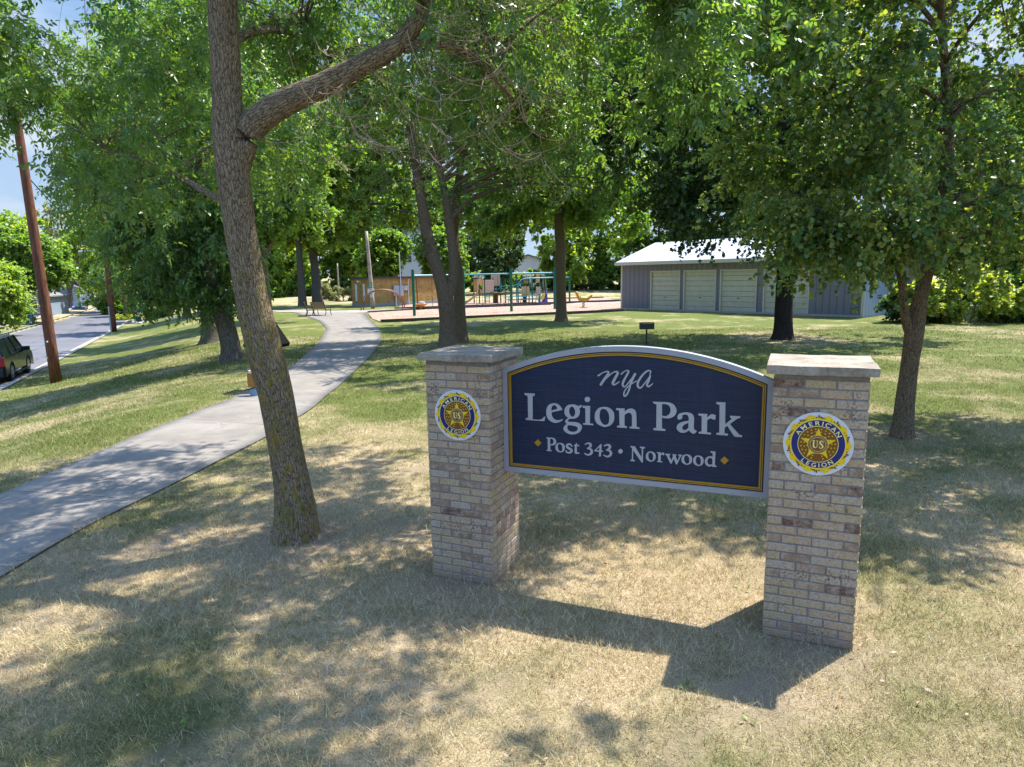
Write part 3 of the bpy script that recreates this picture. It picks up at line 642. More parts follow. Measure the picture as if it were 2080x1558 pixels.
for g in ('d', 'w', 'N'): b.add(*letter(g, GLYPHS[g], M_LET))
for g, s_, d_ in COPIES[2:]:
    fx = lambda p, s_=s_, d_=d_: (d_[0]+(p[0]-s_[0])*(d_[2]-d_[0])/(s_[2]-s_[0]), d_[1]+(p[1]-s_[1])*(d_[3]-d_[1])/(s_[3]-s_[1]))
    b.add(*letter(g, GLYPHS[g], M_LET, xf=fx))
b.build('place_lettering', M_LET, sign)
for g in ('dl', 'dr'):
    b = MB(); b.add(*letter(g, GLYPHS[g], M_GOLD)); b.build('diamond', M_GOLD, sign)

# ------------------------------------------------------------------ trees
def nrm(a): return a/(np.linalg.norm(a, axis=-1, keepdims=True)+1e-9)
def tubes(P, R, sides):
    """P (n,k,3) paths, R (n,k) radii -> V, F"""
    n, k, _ = P.shape; D = np.gradient(P, axis=1); D = nrm(D); ref = np.where(np.abs(D[..., 2:3]) > .9, np.array([1., 0, 0]), np.array([0, 0, 1.]))
    r = nrm(np.cross(D, ref)); u = np.cross(D, r); t = np.arange(sides)*2*np.pi/sides
    V = P[:, :, None] + (r[:, :, None]*np.cos(t)[None, None, :, None]+u[:, :, None]*np.sin(t)[None, None, :, None])*R[:, :, None, None]
    idx = np.arange(n*k*sides).reshape(n, k, sides); a = idx[:, :-1]; b = idx[:, 1:]
    Fc = np.stack([a, np.roll(a, -1, 2), np.roll(b, -1, 2), b], -1).reshape(-1, 4); return V.reshape(-1, 3), Fc, barkco(P, R, sides)
def barkco(P, R, sides):
    n, k, _ = P.shape; s = np.concatenate([np.zeros((n, 1)), np.cumsum(np.linalg.norm(np.diff(P, axis=1), axis=-1), 1)], 1)+np.arange(n)[:, None]*3.7; t = np.arange(sides)*2*np.pi/sides
    return np.stack([np.cos(t)[None, None]*R[..., None], np.sin(t)[None, None]*R[..., None], np.repeat(s[..., None], sides, -1)], -1).reshape(-1, 3)
def cat(parts):
    Vs, Fs, Bs, k = [], [], [], 0
    for V, Fc, B in parts: Vs.append(V); Fs.append(Fc+k); Bs.append(B); k += len(V)
    return np.vstack(Vs), np.vstack(Fs), np.vstack(Bs)
def bez(S, E, T, bend=.4, k=7, r=None, sag=0.):
    """curves from S leaving along T to E"""
    L_ = np.linalg.norm(E-S, axis=-1, keepdims=True); C_ = S + T*L_*bend + (r if r is not None else rng).normal(0, .06, S.shape)*L_
    t = np.linspace(0, 1, k)[None, :, None]; P = S[:, None]*(1-t)**2 + 2*C_[:, None]*t*(1-t) + E[:, None]*t*t
    P[..., 2] -= (sag*L_[:, None, 0]*(t*t)[..., 0]); return P
def trunkmesh(pts, rad, sides=18, sub=6, flare=0., rough=.0, seed=0):
    Q = crom([(*p, r) for p, r in zip(pts, rad)], sub); Q = np.array(Q); P, R = Q[:, :3], Q[:, 3]
    V, Fc, BC = tubes(P[None], R[None], sides); V = V.reshape(len(P), sides, 3)
    if rough:
        for i in range(len(P)):
            h = P[i, 2]-P[0, 2]
            for k in range(sides):
                d = V[i, k]-P[i]; L_ = np.linalg.norm(d); d = d/L_; a = 2*math.pi*k/sides
                n = mnoise.noise(Vector((math.cos(a)*R[i]*9, math.sin(a)*R[i]*9+seed, h*1.4)))*.6 + mnoise.noise(Vector((math.cos(a)*R[i]*32, math.sin(a)*R[i]*32+seed, h*5)))*.35
                fl = flare*math.exp(-h*5.5)*(1+.45*math.sin(a*4+seed)+.3*math.sin(a*7+1.3))
                V[i, k] = P[i] + d*(L_*(1+fl) + n*rough)
    return V.reshape(-1, 3), Fc, P, R, BC
class Tree: pass
def samp_env(env, n, r, shell=.5):
    w = np.array([e[3]*e[4]*e[5]*(e[6] if len(e) > 6 else 1) for e in env]); w = w/w.sum(); k = r.choice(len(env), n, p=w); E = np.array([e[:6] for e in env])[k]
    d = nrm(r.normal(size=(n, 3))); rad = (shell**3+(1-shell**3)*r.random(n))**(1/3.); return E[:, :3]+d*E[:, 3:6]*rad[:, None]
def leaf_arrays(B, A, N, L_, W_, six=True, fold=.18):
    A = nrm(A); N = nrm(N-A*np.sum(N*A, -1, keepdims=True)); S = np.cross(A, N); L_ = L_[:, None]; W_ = W_[:, None]
    if six:
        v = [B, B+A*L_*.32+S*W_*.5+N*W_*fold, B+A*L_*.72+S*W_*.34+N*W_*fold*.4, B+A*L_, B+A*L_*.72-S*W_*.34+N*W_*fold*.4, B+A*L_*.32-S*W_*.5+N*W_*fold]
        V = np.stack(v, 1); n = len(B); i = np.arange(n)[:, None]*6; Fc = np.stack([i+np.array([0, 1, 2, 3]), i+np.array([0, 3, 4, 5])], 1).reshape(-1, 4); return V.reshape(-1, 3), Fc, 2
    v = [B, B+A*L_*.45+S*W_*.5, B+A*L_, B+A*L_*.5-S*W_*.5+N*W_*fold]
    V = np.stack(v, 1); n = len(B); i = np.arange(n)[:, None]*4; return V.reshape(-1, 3), i+np.array([0, 1, 2, 3]), 1
def grow(trunks, env, nA, nB, nC, seed, leaf='broad', lsize=.09, per=10, sagA=.0, twig=(.35, .9), droop=.35, amin=.35, spread=.75, sides=(7, 5, 3), compound=False, shellB=.45, bmax=None, six=None, bract=0.):
    """trunks: list of (pts, radii). returns branch mesh and leaf mesh arrays"""
    r = np.random.default_rng(seed); TP, TR = [], []
    for P, R in trunks:
        m = P[:, 2] > P[0, 2]+(P[-1, 2]-P[0, 2])*amin; TP.append(P[m]); TR.append(R[m])
    TP = np.vstack(TP); TR = np.concatenate(TR); TD = np.zeros_like(TP); TD[:, 2] = 1
    parts = []
    # level A: limbs
    E = samp_env(env, nA, r, .6); S = np.zeros_like(E); RA = np.zeros(nA)
    for i in range(nA):
        d = TP-E[i]; c = np.linalg.norm(d, axis=1)+np.clip(d[:, 2]+.15*np.linalg.norm(d[:, :2], axis=1), 0, None)*1.6; k = int(np.argmin(c)); S[i] = TP[k]; RA[i] = TR[k]
    out = E-S; out[:, 2] *= .2; T = nrm(nrm(out)*.7+np.array([0, 0, .75])); PA = bez(S, E, T, .45, 9, r, sagA)
    r0 = np.minimum(RA*.62, .016+.017*np.linalg.norm(E-S, axis=1)); t9 = np.linspace(0, 1, 9); rA = r0[:, None]*(1-.75*t9)[None]; parts.append(tubes(PA, rA, sides[0]))
    NA = np.vstack([PA[:, 2:].reshape(-1, 3), TP[::2]]); RN = np.concatenate([rA[:, 2:].ravel(), TR[::2]*.5])
    # level B
    def near(X, Nn, up=1.):
        k = np.zeros(len(X), int)
        for a in range(0, len(X), 500):
            d = X[a:a+500, None]-Nn[None]; c = np.sqrt((d**2).sum(-1))+np.clip(-d[..., 2], 0, None)*up; k[a:a+500] = c.argmin(1)
        return k
    E = samp_env(env, nB, r, shellB); k = near(E, NA, .6); S = NA[k]; PB = bez(S, E, nrm(nrm(E-S)+np.array([0, 0, .45])), .45, 6, r, .08)
    rb = np.minimum(RN[k]*.6, .006+.009*np.linalg.norm(E-S, axis=1)); rB = rb[:, None]*(1-.7*np.linspace(0, 1, 6))[None]; parts.append(tubes(PB, rB, sides[1]))
    NB = PB[:, 1:].reshape(-1, 3); RB = rB[:, 1:].ravel()
    # level C: twigs around B
    k = r.integers(0, len(NB), nC); S = NB[k]; cen = np.average(np.array([e[:3] for e in env]), axis=0, weights=[e[3]*e[4]*e[5] for e in env])
    o = nrm(S-cen); d = nrm(o*spread+r.normal(size=(nC, 3))*.6+np.array([0, 0, -.15])); Lt = r.uniform(*twig, nC); E = S+d*Lt[:, None]
    PC = bez(S, E, nrm(d+np.array([0, 0, .3])), .45, 5, r, .12); rC = np.minimum(RB[k]*.6, .0055)[:, None]*(1-.6*np.linspace(0, 1, 5))[None]; rC = np.maximum(rC, .0015)
    parts.append(tubes(PC, rC, sides[2]))
    # leaves
    tt = r.uniform(.2, 1.02, (nC, per)); x = tt*4; i0 = np.clip(x.astype(int), 0, 3); f = (x-i0)[..., None]; ii = np.arange(nC)[:, None]
    B = PC[ii, i0]*(1-f)+PC[ii, i0+1]*f; D = nrm(PC[ii, i0+1]-PC[ii, i0]); tw = np.repeat(r.random(nC), per)
    B = B.reshape(-1, 3); D = D.reshape(-1, 3); n = len(B)
    A = nrm(D*.55+r.normal(size=(n, 3))*.75+np.array([0, 0, -droop])); N = nrm(np.array([0, 0, 1.])+r.normal(size=(n, 3))*.55)
    val = np.clip(.15+.5*tw+.45*r.random(n), 0, .93)
    if compound:
        nr = nrm(N-A*np.sum(N*A, -1, keepdims=True)); S_ = np.cross(A, nr); rl = lsize*2.1*r.uniform(.8, 1.2, n)[:, None]; Bs, As, Ns, vs_ = [], [], [], []
        for fr, sd in ((.45, 1), (.45, -1), (.75, 1), (.75, -1), (1., 0)):
            a = A*(.55 if sd else 1)+S_*sd*.85+np.array([0, 0, -.25])+r.normal(size=(n, 3))*.12; Bs.append(B+A*rl*fr); As.append(a); Ns.append(nr+r.normal(size=(n, 3))*.3); vs_.append(np.clip(val+r.normal(0, .06, n), 0, .95))
        B = np.vstack(Bs); A = np.vstack(As); N = np.vstack(Ns); val = np.concatenate(vs_); n = len(B)
    Lf = lsize*r.uniform(.7, 1.25, n); Wf = Lf*({'narrow': .42, 'broad': .9, 'mid': .6}[leaf])
    V, Fc, m = leaf_arrays(B, A, N, Lf, Wf, six if six is not None else (leaf == 'broad'))
    fv = np.repeat(val, m)
    if bract:
        k = r.random(n) < bract; nb = int(k.sum()); Vb, Fb, mb = leaf_arrays(B[k], nrm(r.normal(size=(nb, 3))*.35+np.array([0, 0, -1.])), r.normal(size=(nb, 3)), np.full(nb, lsize*.9), np.full(nb, lsize*.28), False)
        Fc = np.vstack([Fc, Fb+len(V)]); V = np.vstack([V, Vb]); fv = np.concatenate([fv, np.full(nb*mb, 1.)])
    return cat(parts), (V, Fc, fv)
def build_tree(name, label, base, trunks, env, bark, leafm, group=None, cat_='tree', rough=.012, flare=.35, sides=18, **kw):
    """positions in world space; the Empty stands at the base"""
    base = Vector(base); root = empty(name, base, 0, label, cat_, group); off = np.array(base)
    seed = kw.get('seed', 1); tm, tp = [], []
    for i, (pts, rad) in enumerate(trunks):
        V, Fc, P, R, BC = trunkmesh(pts, rad, sides, 6, flare if i == 0 else 0., rough, seed+i*3.3); tm.append((V-off, Fc, BC)); tp.append((P, R))
    V, Fc, BC = cat(tm); npmesh('trunk', V, Fc, bark, root, smooth=True, vec={'barkco': BC})
    (bV, bF, bB), (lV, lF, lv) = grow(tp, env, **kw)
    npmesh('branches', bV-off, bF, bark, root, smooth=True, vec={'barkco': bB}); npmesh('crown', lV-off, lF, leafm, root, fattr={'v': lv})
    return root

BK_ASH = barkmat('ash_bark', (.04, .028, .02), (.36, .275, .195), (.20, .15, .105), 44, .24, .8, .014)
BK_TAN = barkmat('brown_bark', (.04, .028, .02), (.27, .20, .145), (.16, .115, .08), 40, .3, .25, .012)
BK_DARK = barkmat('dark_bark', (.010, .008, .007), (.055, .044, .036), (.03, .024, .02), 26, .25, 0, .02)
BK_GREY = barkmat('grey_bark', (.035, .03, .026), (.20, .175, .15), (.12, .10, .085), 24, .3, .2, .02)
LF_ASH = leafmat('ash_leaves', (.034, .085, .036), (.07, .145, .042), (.15, .22, .045), .38, .38)
LF_MAPLE = leafmat('dark_maple_leaves', (.016, .040, .012), (.034, .075, .018), (.07, .12, .025), .32, .42)
LF_LIND = leafmat('linden_leaves', (.032, .085, .032), (.065, .135, .032), (.26, .29, .075), .36, .42)
LF_MID = leafmat('mid_green_leaves', (.038, .095, .018), (.09, .17, .026), (.18, .25, .035), .42, .45)
LF_LITE = leafmat('light_green_leaves', (.08, .16, .028), (.16, .25, .036), (.28, .33, .06), .42, .45)
LF_YEL = leafmat('yellow_green_leaves', (.10, .16, .03), (.20, .26, .045), (.34, .34, .08), .4, .5)
LF_PALE = leafmat('pale_grey_green_leaves', (.10, .12, .06), (.17, .19, .10), (.28, .27, .18), .3, .6)

def PX(Y, *pts): return [tuple(at(x, y, Y if not hasattr(Y, '__len__') else Y[i])) for i, (x, y) in enumerate(pts)]
def W2R(w, Y): return w/2/FPX*Y

# -- the leaning foreground ash
b0 = hit(600, 1092); Y0 = b0.y
tp1 = [(b0.x, b0.y, -.12)]+PX(Y0, (601, 1040), (593, 980), (578, 900), (562, 810), (537, 710), (512, 610), (495, 510), (480, 400), (468, 300), (461, 200), (457, 100), (452, 0), (447, -130), (435, -300), (428, -520))
tr1 = [W2R(w, Y0) for w in (88, 84, 74, 68, 69, 71, 64, 61, 60, 63, 55, 53, 52, 48, 42, 30)]
tp2 = PX([Y0, Y0, 6.75, 6.7, 6.65, 6.6, 6.6, 6.6, 6.6, 6.5], (480, 365), (503, 272), (555, 222), (640, 180), (720, 140), (795, 100), (835, 60), (862, 10), (885, -80), (930, -240))
tr2 = [W2R(w, Y0) for w in (40, 52, 50, 43, 38, 34, 31, 27, 22, 14)]
tp3 = PX([6.6, 6.7, 6.9, 7.2], (820, 95), (900, 92), (960, 115), (1040, 200)); tr3 = [W2R(w, 6.7) for w in (26, 17, 13, 7)]
tp4 = PX([6.8, 7.2, 8., 8.6], (476, 420), (410, 385), (330, 340), (210, 300)); tr4 = [W2R(w, 6.7) for w in (17, 12, 9, 5)]
ENV1 = [(-5.1, 8.6, 6.2, 2.4, 2.6, 2.0, 1.3), (-4.0, 8.9, 4.5, 1.7, 1.5, 1.0, 1.5), (.1, 7.9, 5.7, 2.9, 1.9, 1.25, 2.0), (1.4, 7.6, 4.7, 1.0, 1.1, .75, 1.9), (.5, 5.3, 8.0, 2.3, 1.8, 1.2, 1.1), (2.0, 5.2, 7.5, 1.7, 1.4, .8, 1.2), (-2.2, 7.0, 9.3, 3.4, 3.2, 2.8, .6), (-6.1, 8.3, 5.2, 1.0, 1.2, .6, 1.2), (-1.6, 4.6, 7.4, 2.2, 1.8, 1.3, .9), (-1.5, 10.6, 7.8, 3.6, 2.6, 1.7, 1.3), (-1.2, 8.6, 4.9, 1.2, 1.1, .8, 1.2)]
ash = build_tree('ash_tree', 'big leaning tree with lichen spotted trunk and one thick low limb, left of the sign', b0, [(tp1, tr1), (tp2, tr2), (tp3, tr3), (tp4, tr4)], ENV1, BK_ASH, LF_ASH,
    seed=11, sides=56, rough=.014, flare=.32, nA=54, nB=560, nC=6000, leaf='narrow', lsize=.075, per=6, compound=True, amin=.42, twig=(.3, .75), droop=.45, six=True, shellB=.3)
# bare tan twigs hanging below the thick limb
def bare_twigs():
    M_TW = paint('bare_twig_bark', (.33, .25, .19), .9, .2, 20); r = np.random.default_rng(5); P = []; n = 120
    S = np.array([tuple(at(x, y, Y)) for x, y, Y in zip(r.uniform(640, 1130, n), r.uniform(-40, 330, n), r.uniform(6.2, 8.2, n))])
    D = nrm(r.normal(size=(n, 3))*np.array([1, .7, .5])+np.array([.25, 0, -.35])); L_ = r.uniform(.3, 1.1, n)[:, None]
    PA = bez(S, S+D*L_, nrm(D+np.array([0, 0, -.8])), .5, 9, r, -.18); parts = [tubes(PA, np.linspace(.0048, .0018, 9)[None]*np.ones((n, 1)), 5)]
    k = r.integers(0, n, 520); j = r.integers(2, 8, 520); S2 = PA[k, j]; D2 = nrm(r.normal(size=(520, 3))+np.array([.2, 0, -.2])); L2 = r.uniform(.12, .45, 520)[:, None]
    P2 = bez(S2, S2+D2*L2, nrm(D2+np.array([0, 0, -.6])), .5, 6, r, -.2); parts.append(tubes(P2, np.linspace(.0028, .0012, 6)[None]*np.ones((520, 1)), 4))
    V, Fc, _ = cat(parts); npmesh('bare_twigs', V-np.array(b0), Fc, M_TW, ash, smooth=True)
bare_twigs()

# -- linden to the right
b6 = hit(1832, 888); Y6 = b6.y
t6 = [(b6.x, b6.y, -.12)]+PX(Y6, (1838, 820), (1848, 740), (1858, 670), (1868, 610), (1885, 540), (1900, 470), (1912, 400), (1925, 320), (1925, 220), (1915, 80), (1905, -100), (1900, -320))
r6 = [W2R(w, Y6) for w in (43, 37, 33, 35, 28, 25, 24, 22, 20, 17, 14, 11, 6)]
t6b = PX([Y6, Y6-.1, Y6-.2, Y6-.3, Y6-.4], (1852, 690), (1838, 640), (1832, 570), (1815, 500), (1790, 420)); r6b = [W2R(w, Y6) for w in (18, 17, 15, 13, 8)]
t6c = PX([Y6, Y6-.1, Y6-.4, Y6-.7], (1893, 500), (1925, 450), (1975, 415), (2040, 390)); r6c = [W2R(w, Y6) for w in (22, 18, 13, 7)]
ENV6 = [(7.0, 10.7, 6.2, 3.5, 3.3, 3.0), (4.9, 10.0, 4.6, 2.1, 2.2, 1.6, 1.7), (4.2, 9.9, 6.3, 1.6, 2.0, 1.8, 1.5), (5.7, 10.1, 3.65, 2.1, 2.1, .9, 2.2), (4.7, 9.9, 3.5, 1.5, 1.4, .7, 2.0), (9.2, 10.8, 5.0, 2.0, 2.6, 1.9, 1.4), (6.6, 10.9, 8.9, 3.2, 3.0, 2.2), (5.2, 11.2, 7.8, 2.4, 2.4, 1.6), (9.6, 12, 6.8, 2.4, 2.6, 2.2)]
build_tree('linden_tree', 'broad linden tree with pale seed bracts and forked trunk right of the sign', b6, [(t6, r6), (t6b, r6b), (t6c, r6c)], ENV6, BK_TAN, LF_LIND,
    seed=21, sides=32, rough=.008, nA=54, nB=600, nC=8000, leaf='broad', lsize=.072, per=15, amin=.22, twig=(.35, .8), droop=.45, bract=.13, shellB=.5)

# -- dark maple in front of the storage building
b5 = hit(1590, 690); Y5 = b5.y
t5 = [(b5.x, b5.y, -.1)]+PX(Y5, (1591, 660), (1592, 620), (1594, 570), (1594, 500), (1592, 420), (1588, 300), (1585, 150), (1580, -50)); r5 = [W2R(w, Y5) for w in (40, 36, 34, 33, 32, 27, 22, 15, 8)]
ENV5 = [(10.6, 27.5, 9.6, 6.0, 5.4, 4.6), (6.6, 27.0, 9., 3.4, 3.6, 4.1, 1.4), (14.5, 27.0, 7.0, 4.0, 4.0, 3.0), (8.3, 26.2, 5.8, 3.8, 3., 1.3, 1.4), (9.6, 26.5, 14.2, 5.4, 4.8, 3.8, 1.2), (6.2, 24, 12, 3, 3, 2.4), (8.6, 22, 10.6, 3.2, 2.8, 2.0), (7.5, 25.6, 4.7, 2.8, 1.8, .75, 2.2)]
build_tree('maple_tree', 'dark leaved maple with blackish trunk in front of the storage building', b5, [(t5, r5)], ENV5, BK_DARK, LF_MAPLE,
    seed=31, sides=20, rough=.02, flare=.5, nA=50, nB=520, nC=7000, leaf='broad', lsize=.17, per=14, amin=.3, twig=(.5, 1.2), droop=.35, six=False, shellB=.6)

# -- forked pair in the middle
b3 = hit(908, 705); Y3 = b3.y
t3 = [(b3.x, b3.y, -.1)]+PX(Y3, (908, 660), (905, 610), (893, 560), (872, 500), (862, 440), (850, 370), (838, 290), (822, 200), (810, 80)); r3 = [W2R(w, Y3) for w in (36, 31, 32, 27, 25, 22, 19, 16, 12, 7)]
t3b = PX(Y3, (915, 600), (922, 540), (915, 470), (905, 400), (885, 300), (880, 180)); r3b = [W2R(w, Y3) for w in (22, 20, 18, 16, 12, 7)]
ENV3 = [(-2.9, 26.3, 10.9, 4.2, 3.8, 3.6, 1.2), (-4.8, 26.0, 8.2, 2.6, 2.4, 1.8, 1.4), (.4, 26.2, 9.0, 3.0, 2.6, 3.0, 1.3), (2.6, 26., 7.4, 2.1, 2.2, 2.2, 1.4), (-1.4, 26, 6.6, 1.9, 1.6, 1.1, .9), (-4.3, 26, 4.5, 1.0, .9, .7, 1.5), (-5.1, 26, 5.6, 1.2, .9, .9, 1.2), (1.2, 21.6, 10., 2.6, 2.6, 1.5)]
build_tree('boxelder_tree', 'tree with a low forking trunk just behind the left brick pillar', b3, [(t3, r3), (t3b, r3b)], ENV3, BK_TAN, LF_ASH,
    seed=41, sides=20, rough=.012, nA=40, nB=380, nC=4600, leaf='mid', lsize=.115, per=12, amin=.3, twig=(.4, 1.1), six=False, shellB=.4)
b3c = hit(937, 694); Yc = b3c.y
t3c = [(b3c.x, b3c.y, -.1)]+PX(Yc, (935, 650), (932, 600), (930, 550), (922, 490), (925, 420), (935, 340), (945, 240), (955, 120)); r3c = [W2R(w, Yc) for w in (30, 24, 22, 21, 19, 17, 14, 10, 6)]
build_tree('boxelder_tree', 'slimmer straight trunk close behind the low forking tree', b3c, [(t3c, r3c)], [(-1.6, 28.7, 12, 4.2, 3.4, 4.2), (1.2, 28.7, 8.8, 3.0, 2.6, 2.8), (3.6, 29, 10.5, 2.6, 2.6, 2.4)], BK_TAN, LF_MID,
    seed=43, sides=16, rough=.01, nA=34, nB=300, nC=4200, leaf='mid', lsize=.13, per=10, amin=.5, twig=(.5, 1.2), six=False)
b4 = hit(1140, 653); Y4 = b4.y
t4 = [(b4.x, b4.y, -.1)]+PX(Y4, (1140, 620), (1139, 560), (1138, 500), (1136, 455), (1140, 400), (1142, 330)); r4 = [W2R(w, Y4) for w in (26, 21, 20, 20, 19, 14, 7)]
build_tree('shade_tree', 'single straight trunk tree on the edge of the wood chips beside the swing frame', b4, [(t4, r4)], [(3.1, 39.7, 9, 5.0, 4., 3.2), (-.6, 40, 6.7, 2.8, 2.5, 1.9, 1.5), (5.6, 39.2, 6.4, 2.6, 2.4, 1.9, 1.5), (3, 39.7, 13.6, 5.6, 4.2, 4.0)], BK_TAN, LF_MID,
    seed=51, sides=16, rough=.02, nA=40, nB=380, nC=4400, leaf='broad', lsize=.22, per=12, amin=.75, twig=(.5, 1.2), six=False)

# -- the pair with hanging foliage on the bank
b2 = hit(470, 733); Y2 = b2.y
t2 = [(b2.x, b2.y, b2.z-.15)]+PX(Y2, (468, 700), (455, 650), (438, 600), (425, 550), (415, 490), (405, 400), (395, 280), (385, 140)); r2 = [W2R(w, Y2) for w in (44, 38, 36, 34, 32, 29, 24, 18, 10)]
sx = lambda px, Y: at(px, 560, Y).x
ENV2 = [(b2.x-.6, Y2, 8.2, 3.3, 3., 4.0), (b2.x-1.9, Y2-.2, 3.9, 1.7, 1.9, 1.9, 1.8), (b2.x+.1, Y2-.3, 3.8, 1.5, 1.6, 1.9, 1.5), (b2.x-3.2, Y2, 5.9, 1.4, 1.8, 1.7, 1.3), (b2.x-.9, Y2-.4, 2.5, 1.1, 1.2, .9, 1.2)]
build_tree('ash_tree', 'leaning tree with low hanging foliage on the grassy bank, right one of a close pair', b2, [(t2, r2)], ENV2, BK_GREY, LF_ASH,
    seed=61, sides=20, rough=.012, nA=46, nB=460, nC=6000, leaf='narrow', lsize=.16, per=14, amin=.35, twig=(.5, 1.1), droop=.6, six=False, shellB=.5)
b2b = hit(427, 696); Yb = b2b.y
t2b = [(b2b.x, b2b.y, b2b.z-.15)]+PX(Yb, (426, 660), (422, 620), (420, 560), (412, 480), (400, 380), (380, 250)); r2b = [W2R(w, Yb) for w in (36, 32, 30, 29, 25, 19, 10)]
build_tree('ash_tree', 'thick upright grey trunk on the grassy bank, left one of a close pair', b2b, [(t2b, r2b)], [(b2b.x-1.2, Yb, 9.6, 4.6, 4., 4.4), (b2b.x-3.6, Yb, 6.6, 2.6, 2.6, 2.6, 1.2), (b2b.x-1.6, Yb-.3, 4.3, 2.3, 2.4, 1.8, 1.3)], BK_GREY, LF_ASH,
    seed=63, sides=20, rough=.012, nA=40, nB=380, nC=4800, leaf='narrow', lsize=.2, per=12, amin=.4, twig=(.6, 1.3), droop=.6, six=False, shellB=.5)

# -- middle distance trees along the path and beyond
def simple_tree(name, label, base, h, crown, bark, leafm, rad=.25, seed=1, nB=170, nC=1500, per=10, lsize=.24, group=None, lean=(0, 0), fork=None, leaf='broad', twig=(.6, 1.3), **kw):
    """crown: list of (dx,dy,z,rx,ry,rz) relative to the base"""
    x, y, z = base; n = 7; pts = [(x+lean[0]*(i/n)**1.3, y+lean[1]*(i/n), z-.2+(h+.2)*i/n) for i in range(n+1)]; rr_ = [rad*(1.25 if i == 0 else 1-.8*i/n) for i in range(n+1)]
    tr_ = [(pts, rr_)]
    if fork:
        fz, fx, fh = fork; tr_.append(([(x+lean[0]*.3, y, z+fz), (x+fx*.4, y+.1, z+fz+(fh-fz)*.35), (x+fx, y, z+fh)], [rad*.7, rad*.55, rad*.2]))
    return build_tree(name, label, (x, y, z), tr_, [(x+c[0], y+c[1], z+c[2], *c[3:]) for c in crown], bark, leafm, group=group, rough=.015, sides=14, seed=seed, nA=22, nB=nB, nC=nC, per=per, lsize=lsize, leaf=leaf, twig=twig, six=False, **kw)
p = hit(545, 652); simple_tree('ash_tree', 'thin tree with a high fork just right of the big leaning trunk', p, 16, [(0, 0, 12, 5.4, 4.4, 5.4), (2.8, 0, 7.6, 3.2, 2.6, 2.6), (-2.4, 0, 7.5, 2.8, 2.4, 2.4), (1, 0, 17, 4.6, 4, 3.4)], BK_TAN, LF_MID, .3, 71, fork=(4.2, 2.0, 8.5), amin=.36, nC=4600)
p = hit(615, 622); simple_tree('ash_tree', 'tree beyond the sidewalk with a clear trunk, left of the benches', p, 20, [(0, 0, 15, 7.4, 5, 7.4), (-3.5, 0, 8.8, 3.8, 3, 3), (3.4, 0, 8.8, 3.6, 3, 2.8)], BK_GREY, LF_LITE, .38, 73, fork=(6, 2.2, 11), amin=.3, nC=4400, lsize=.32)
p = hit(646, 620); simple_tree('ash_tree', 'tree rising right behind the two benches', p, 21, [(1.5, 0, 16, 8.4, 5, 8), (5.4, 0, 9.2, 5.0, 3, 3.4), (0, 0, 8.4, 3.4, 3, 2.6), (10, 0, 13, 4.5, 4, 5)], BK_GREY, LF_MID, .5, 75, amin=.3, nC=6000, lsize=.32, lean=(-.8, 0))
p = hit(345, 641); simple_tree('street_tree', 'stocky tree by the street beyond the grassy bank', p, 8, [(0, 0, 7.5, 4, 3.5, 3.5), (-2, 0, 4.4, 2.4, 2.2, 1.6)], BK_GREY, LF_ASH, .35, 77, fork=(.8, 1.6, 6), amin=.3, nC=1700, lsize=.28)
p = hit(381, 646); simple_tree('street_tree', 'pale trunk tree between the street and the paired trees on the bank', p, 10, [(0, 0, 10.5, 5.4, 3.6, 5.5), (1.5, 0, 5.6, 2.6, 2.4, 1.8)], BK_GREY, LF_MID, .34, 79, amin=.35, nC=1700, lsize=.28)
p = hit(232, 640); simple_tree('street_tree', 'small drooping tree beside the second utility pole', p, 5.5, [(0, 0, 5.2, 2.6, 2.2, 2.6), (-.6, 0, 2.7, 1.9, 1.7, 1.3)], BK_GREY, LF_ASH, .13, 81, amin=.2, nC=1300, lsize=.2, leaf='narrow')

# -- street side trees on the far side of the road
M3 = lambda px, py, Y: tuple(at(px, py, Y))
def ground_at(px, Y): q = at(px, 600, Y); return (q.x, Y, zg(q.x, Y))
p = ground_at(-22, 56); simple_tree('yard_tree', 'bright yellow green tree at the left edge beyond the street', p, 4.4, [(0, 0, 4.2, 2.5, 2.4, 2.2), (1.2, 0, 2.6, 1.6, 1.6, 1.3), (-1, 0, 2, 2., 2, 1.4)], BK_GREY, LF_LITE, .18, 91, amin=.2, nC=1900, lsize=.22)
p = ground_at(95, 74); simple_tree('yard_tree', 'tall green tree behind the near utility pole across the street', p, 8, [(-2, 0, 7.4, 4.5, 4, 2.9), (1.0, 0, 6.2, 2.4, 2, 1.7), (-6, 0, 7, 3.5, 3, 3)], BK_GREY, LF_MID, .35, 93, amin=.25, nC=5200, lsize=.32)
p = ground_at(30, 82); simple_tree('yard_tree', 'broad green tree at the far left behind the yellow green one', p, 10, [(0, 0, 8, 6.0, 5, 5.0), (-4, 0, 6, 4, 4, 3)], BK_GREY, LF_LITE, .4, 94, amin=.25, nC=2400, lsize=.34)
p = ground_at(142, 118); simple_tree('yard_tree', 'thinly leaved grey brown tree over the parked blue car', p, 15, [(0, 0, 12.5, 6.5, 5, 5.5), (2, 0, 8, 4, 3, 3)], BK_GREY, LF_PALE, .5, 95, fork=(3, 3, 11), amin=.25, nC=1300, lsize=.3)
p = ground_at(172, 135); simple_tree('yard_tree', 'dark trunk street tree at the bend behind the blue car', p, 10, [(0, 0, 8, 5.5, 5, 4.6)], BK_DARK, LF_MID, .45, 96, amin=.25, nC=1500, lsize=.4)
p = ground_at(208, 150); simple_tree('yard_tree', 'pale tree far down the street behind the second pole', p, 16, [(0, 0, 12, 8, 5, 6)], BK_GREY, LF_PALE, .45, 97, amin=.25, nC=1400, lsize=.4)

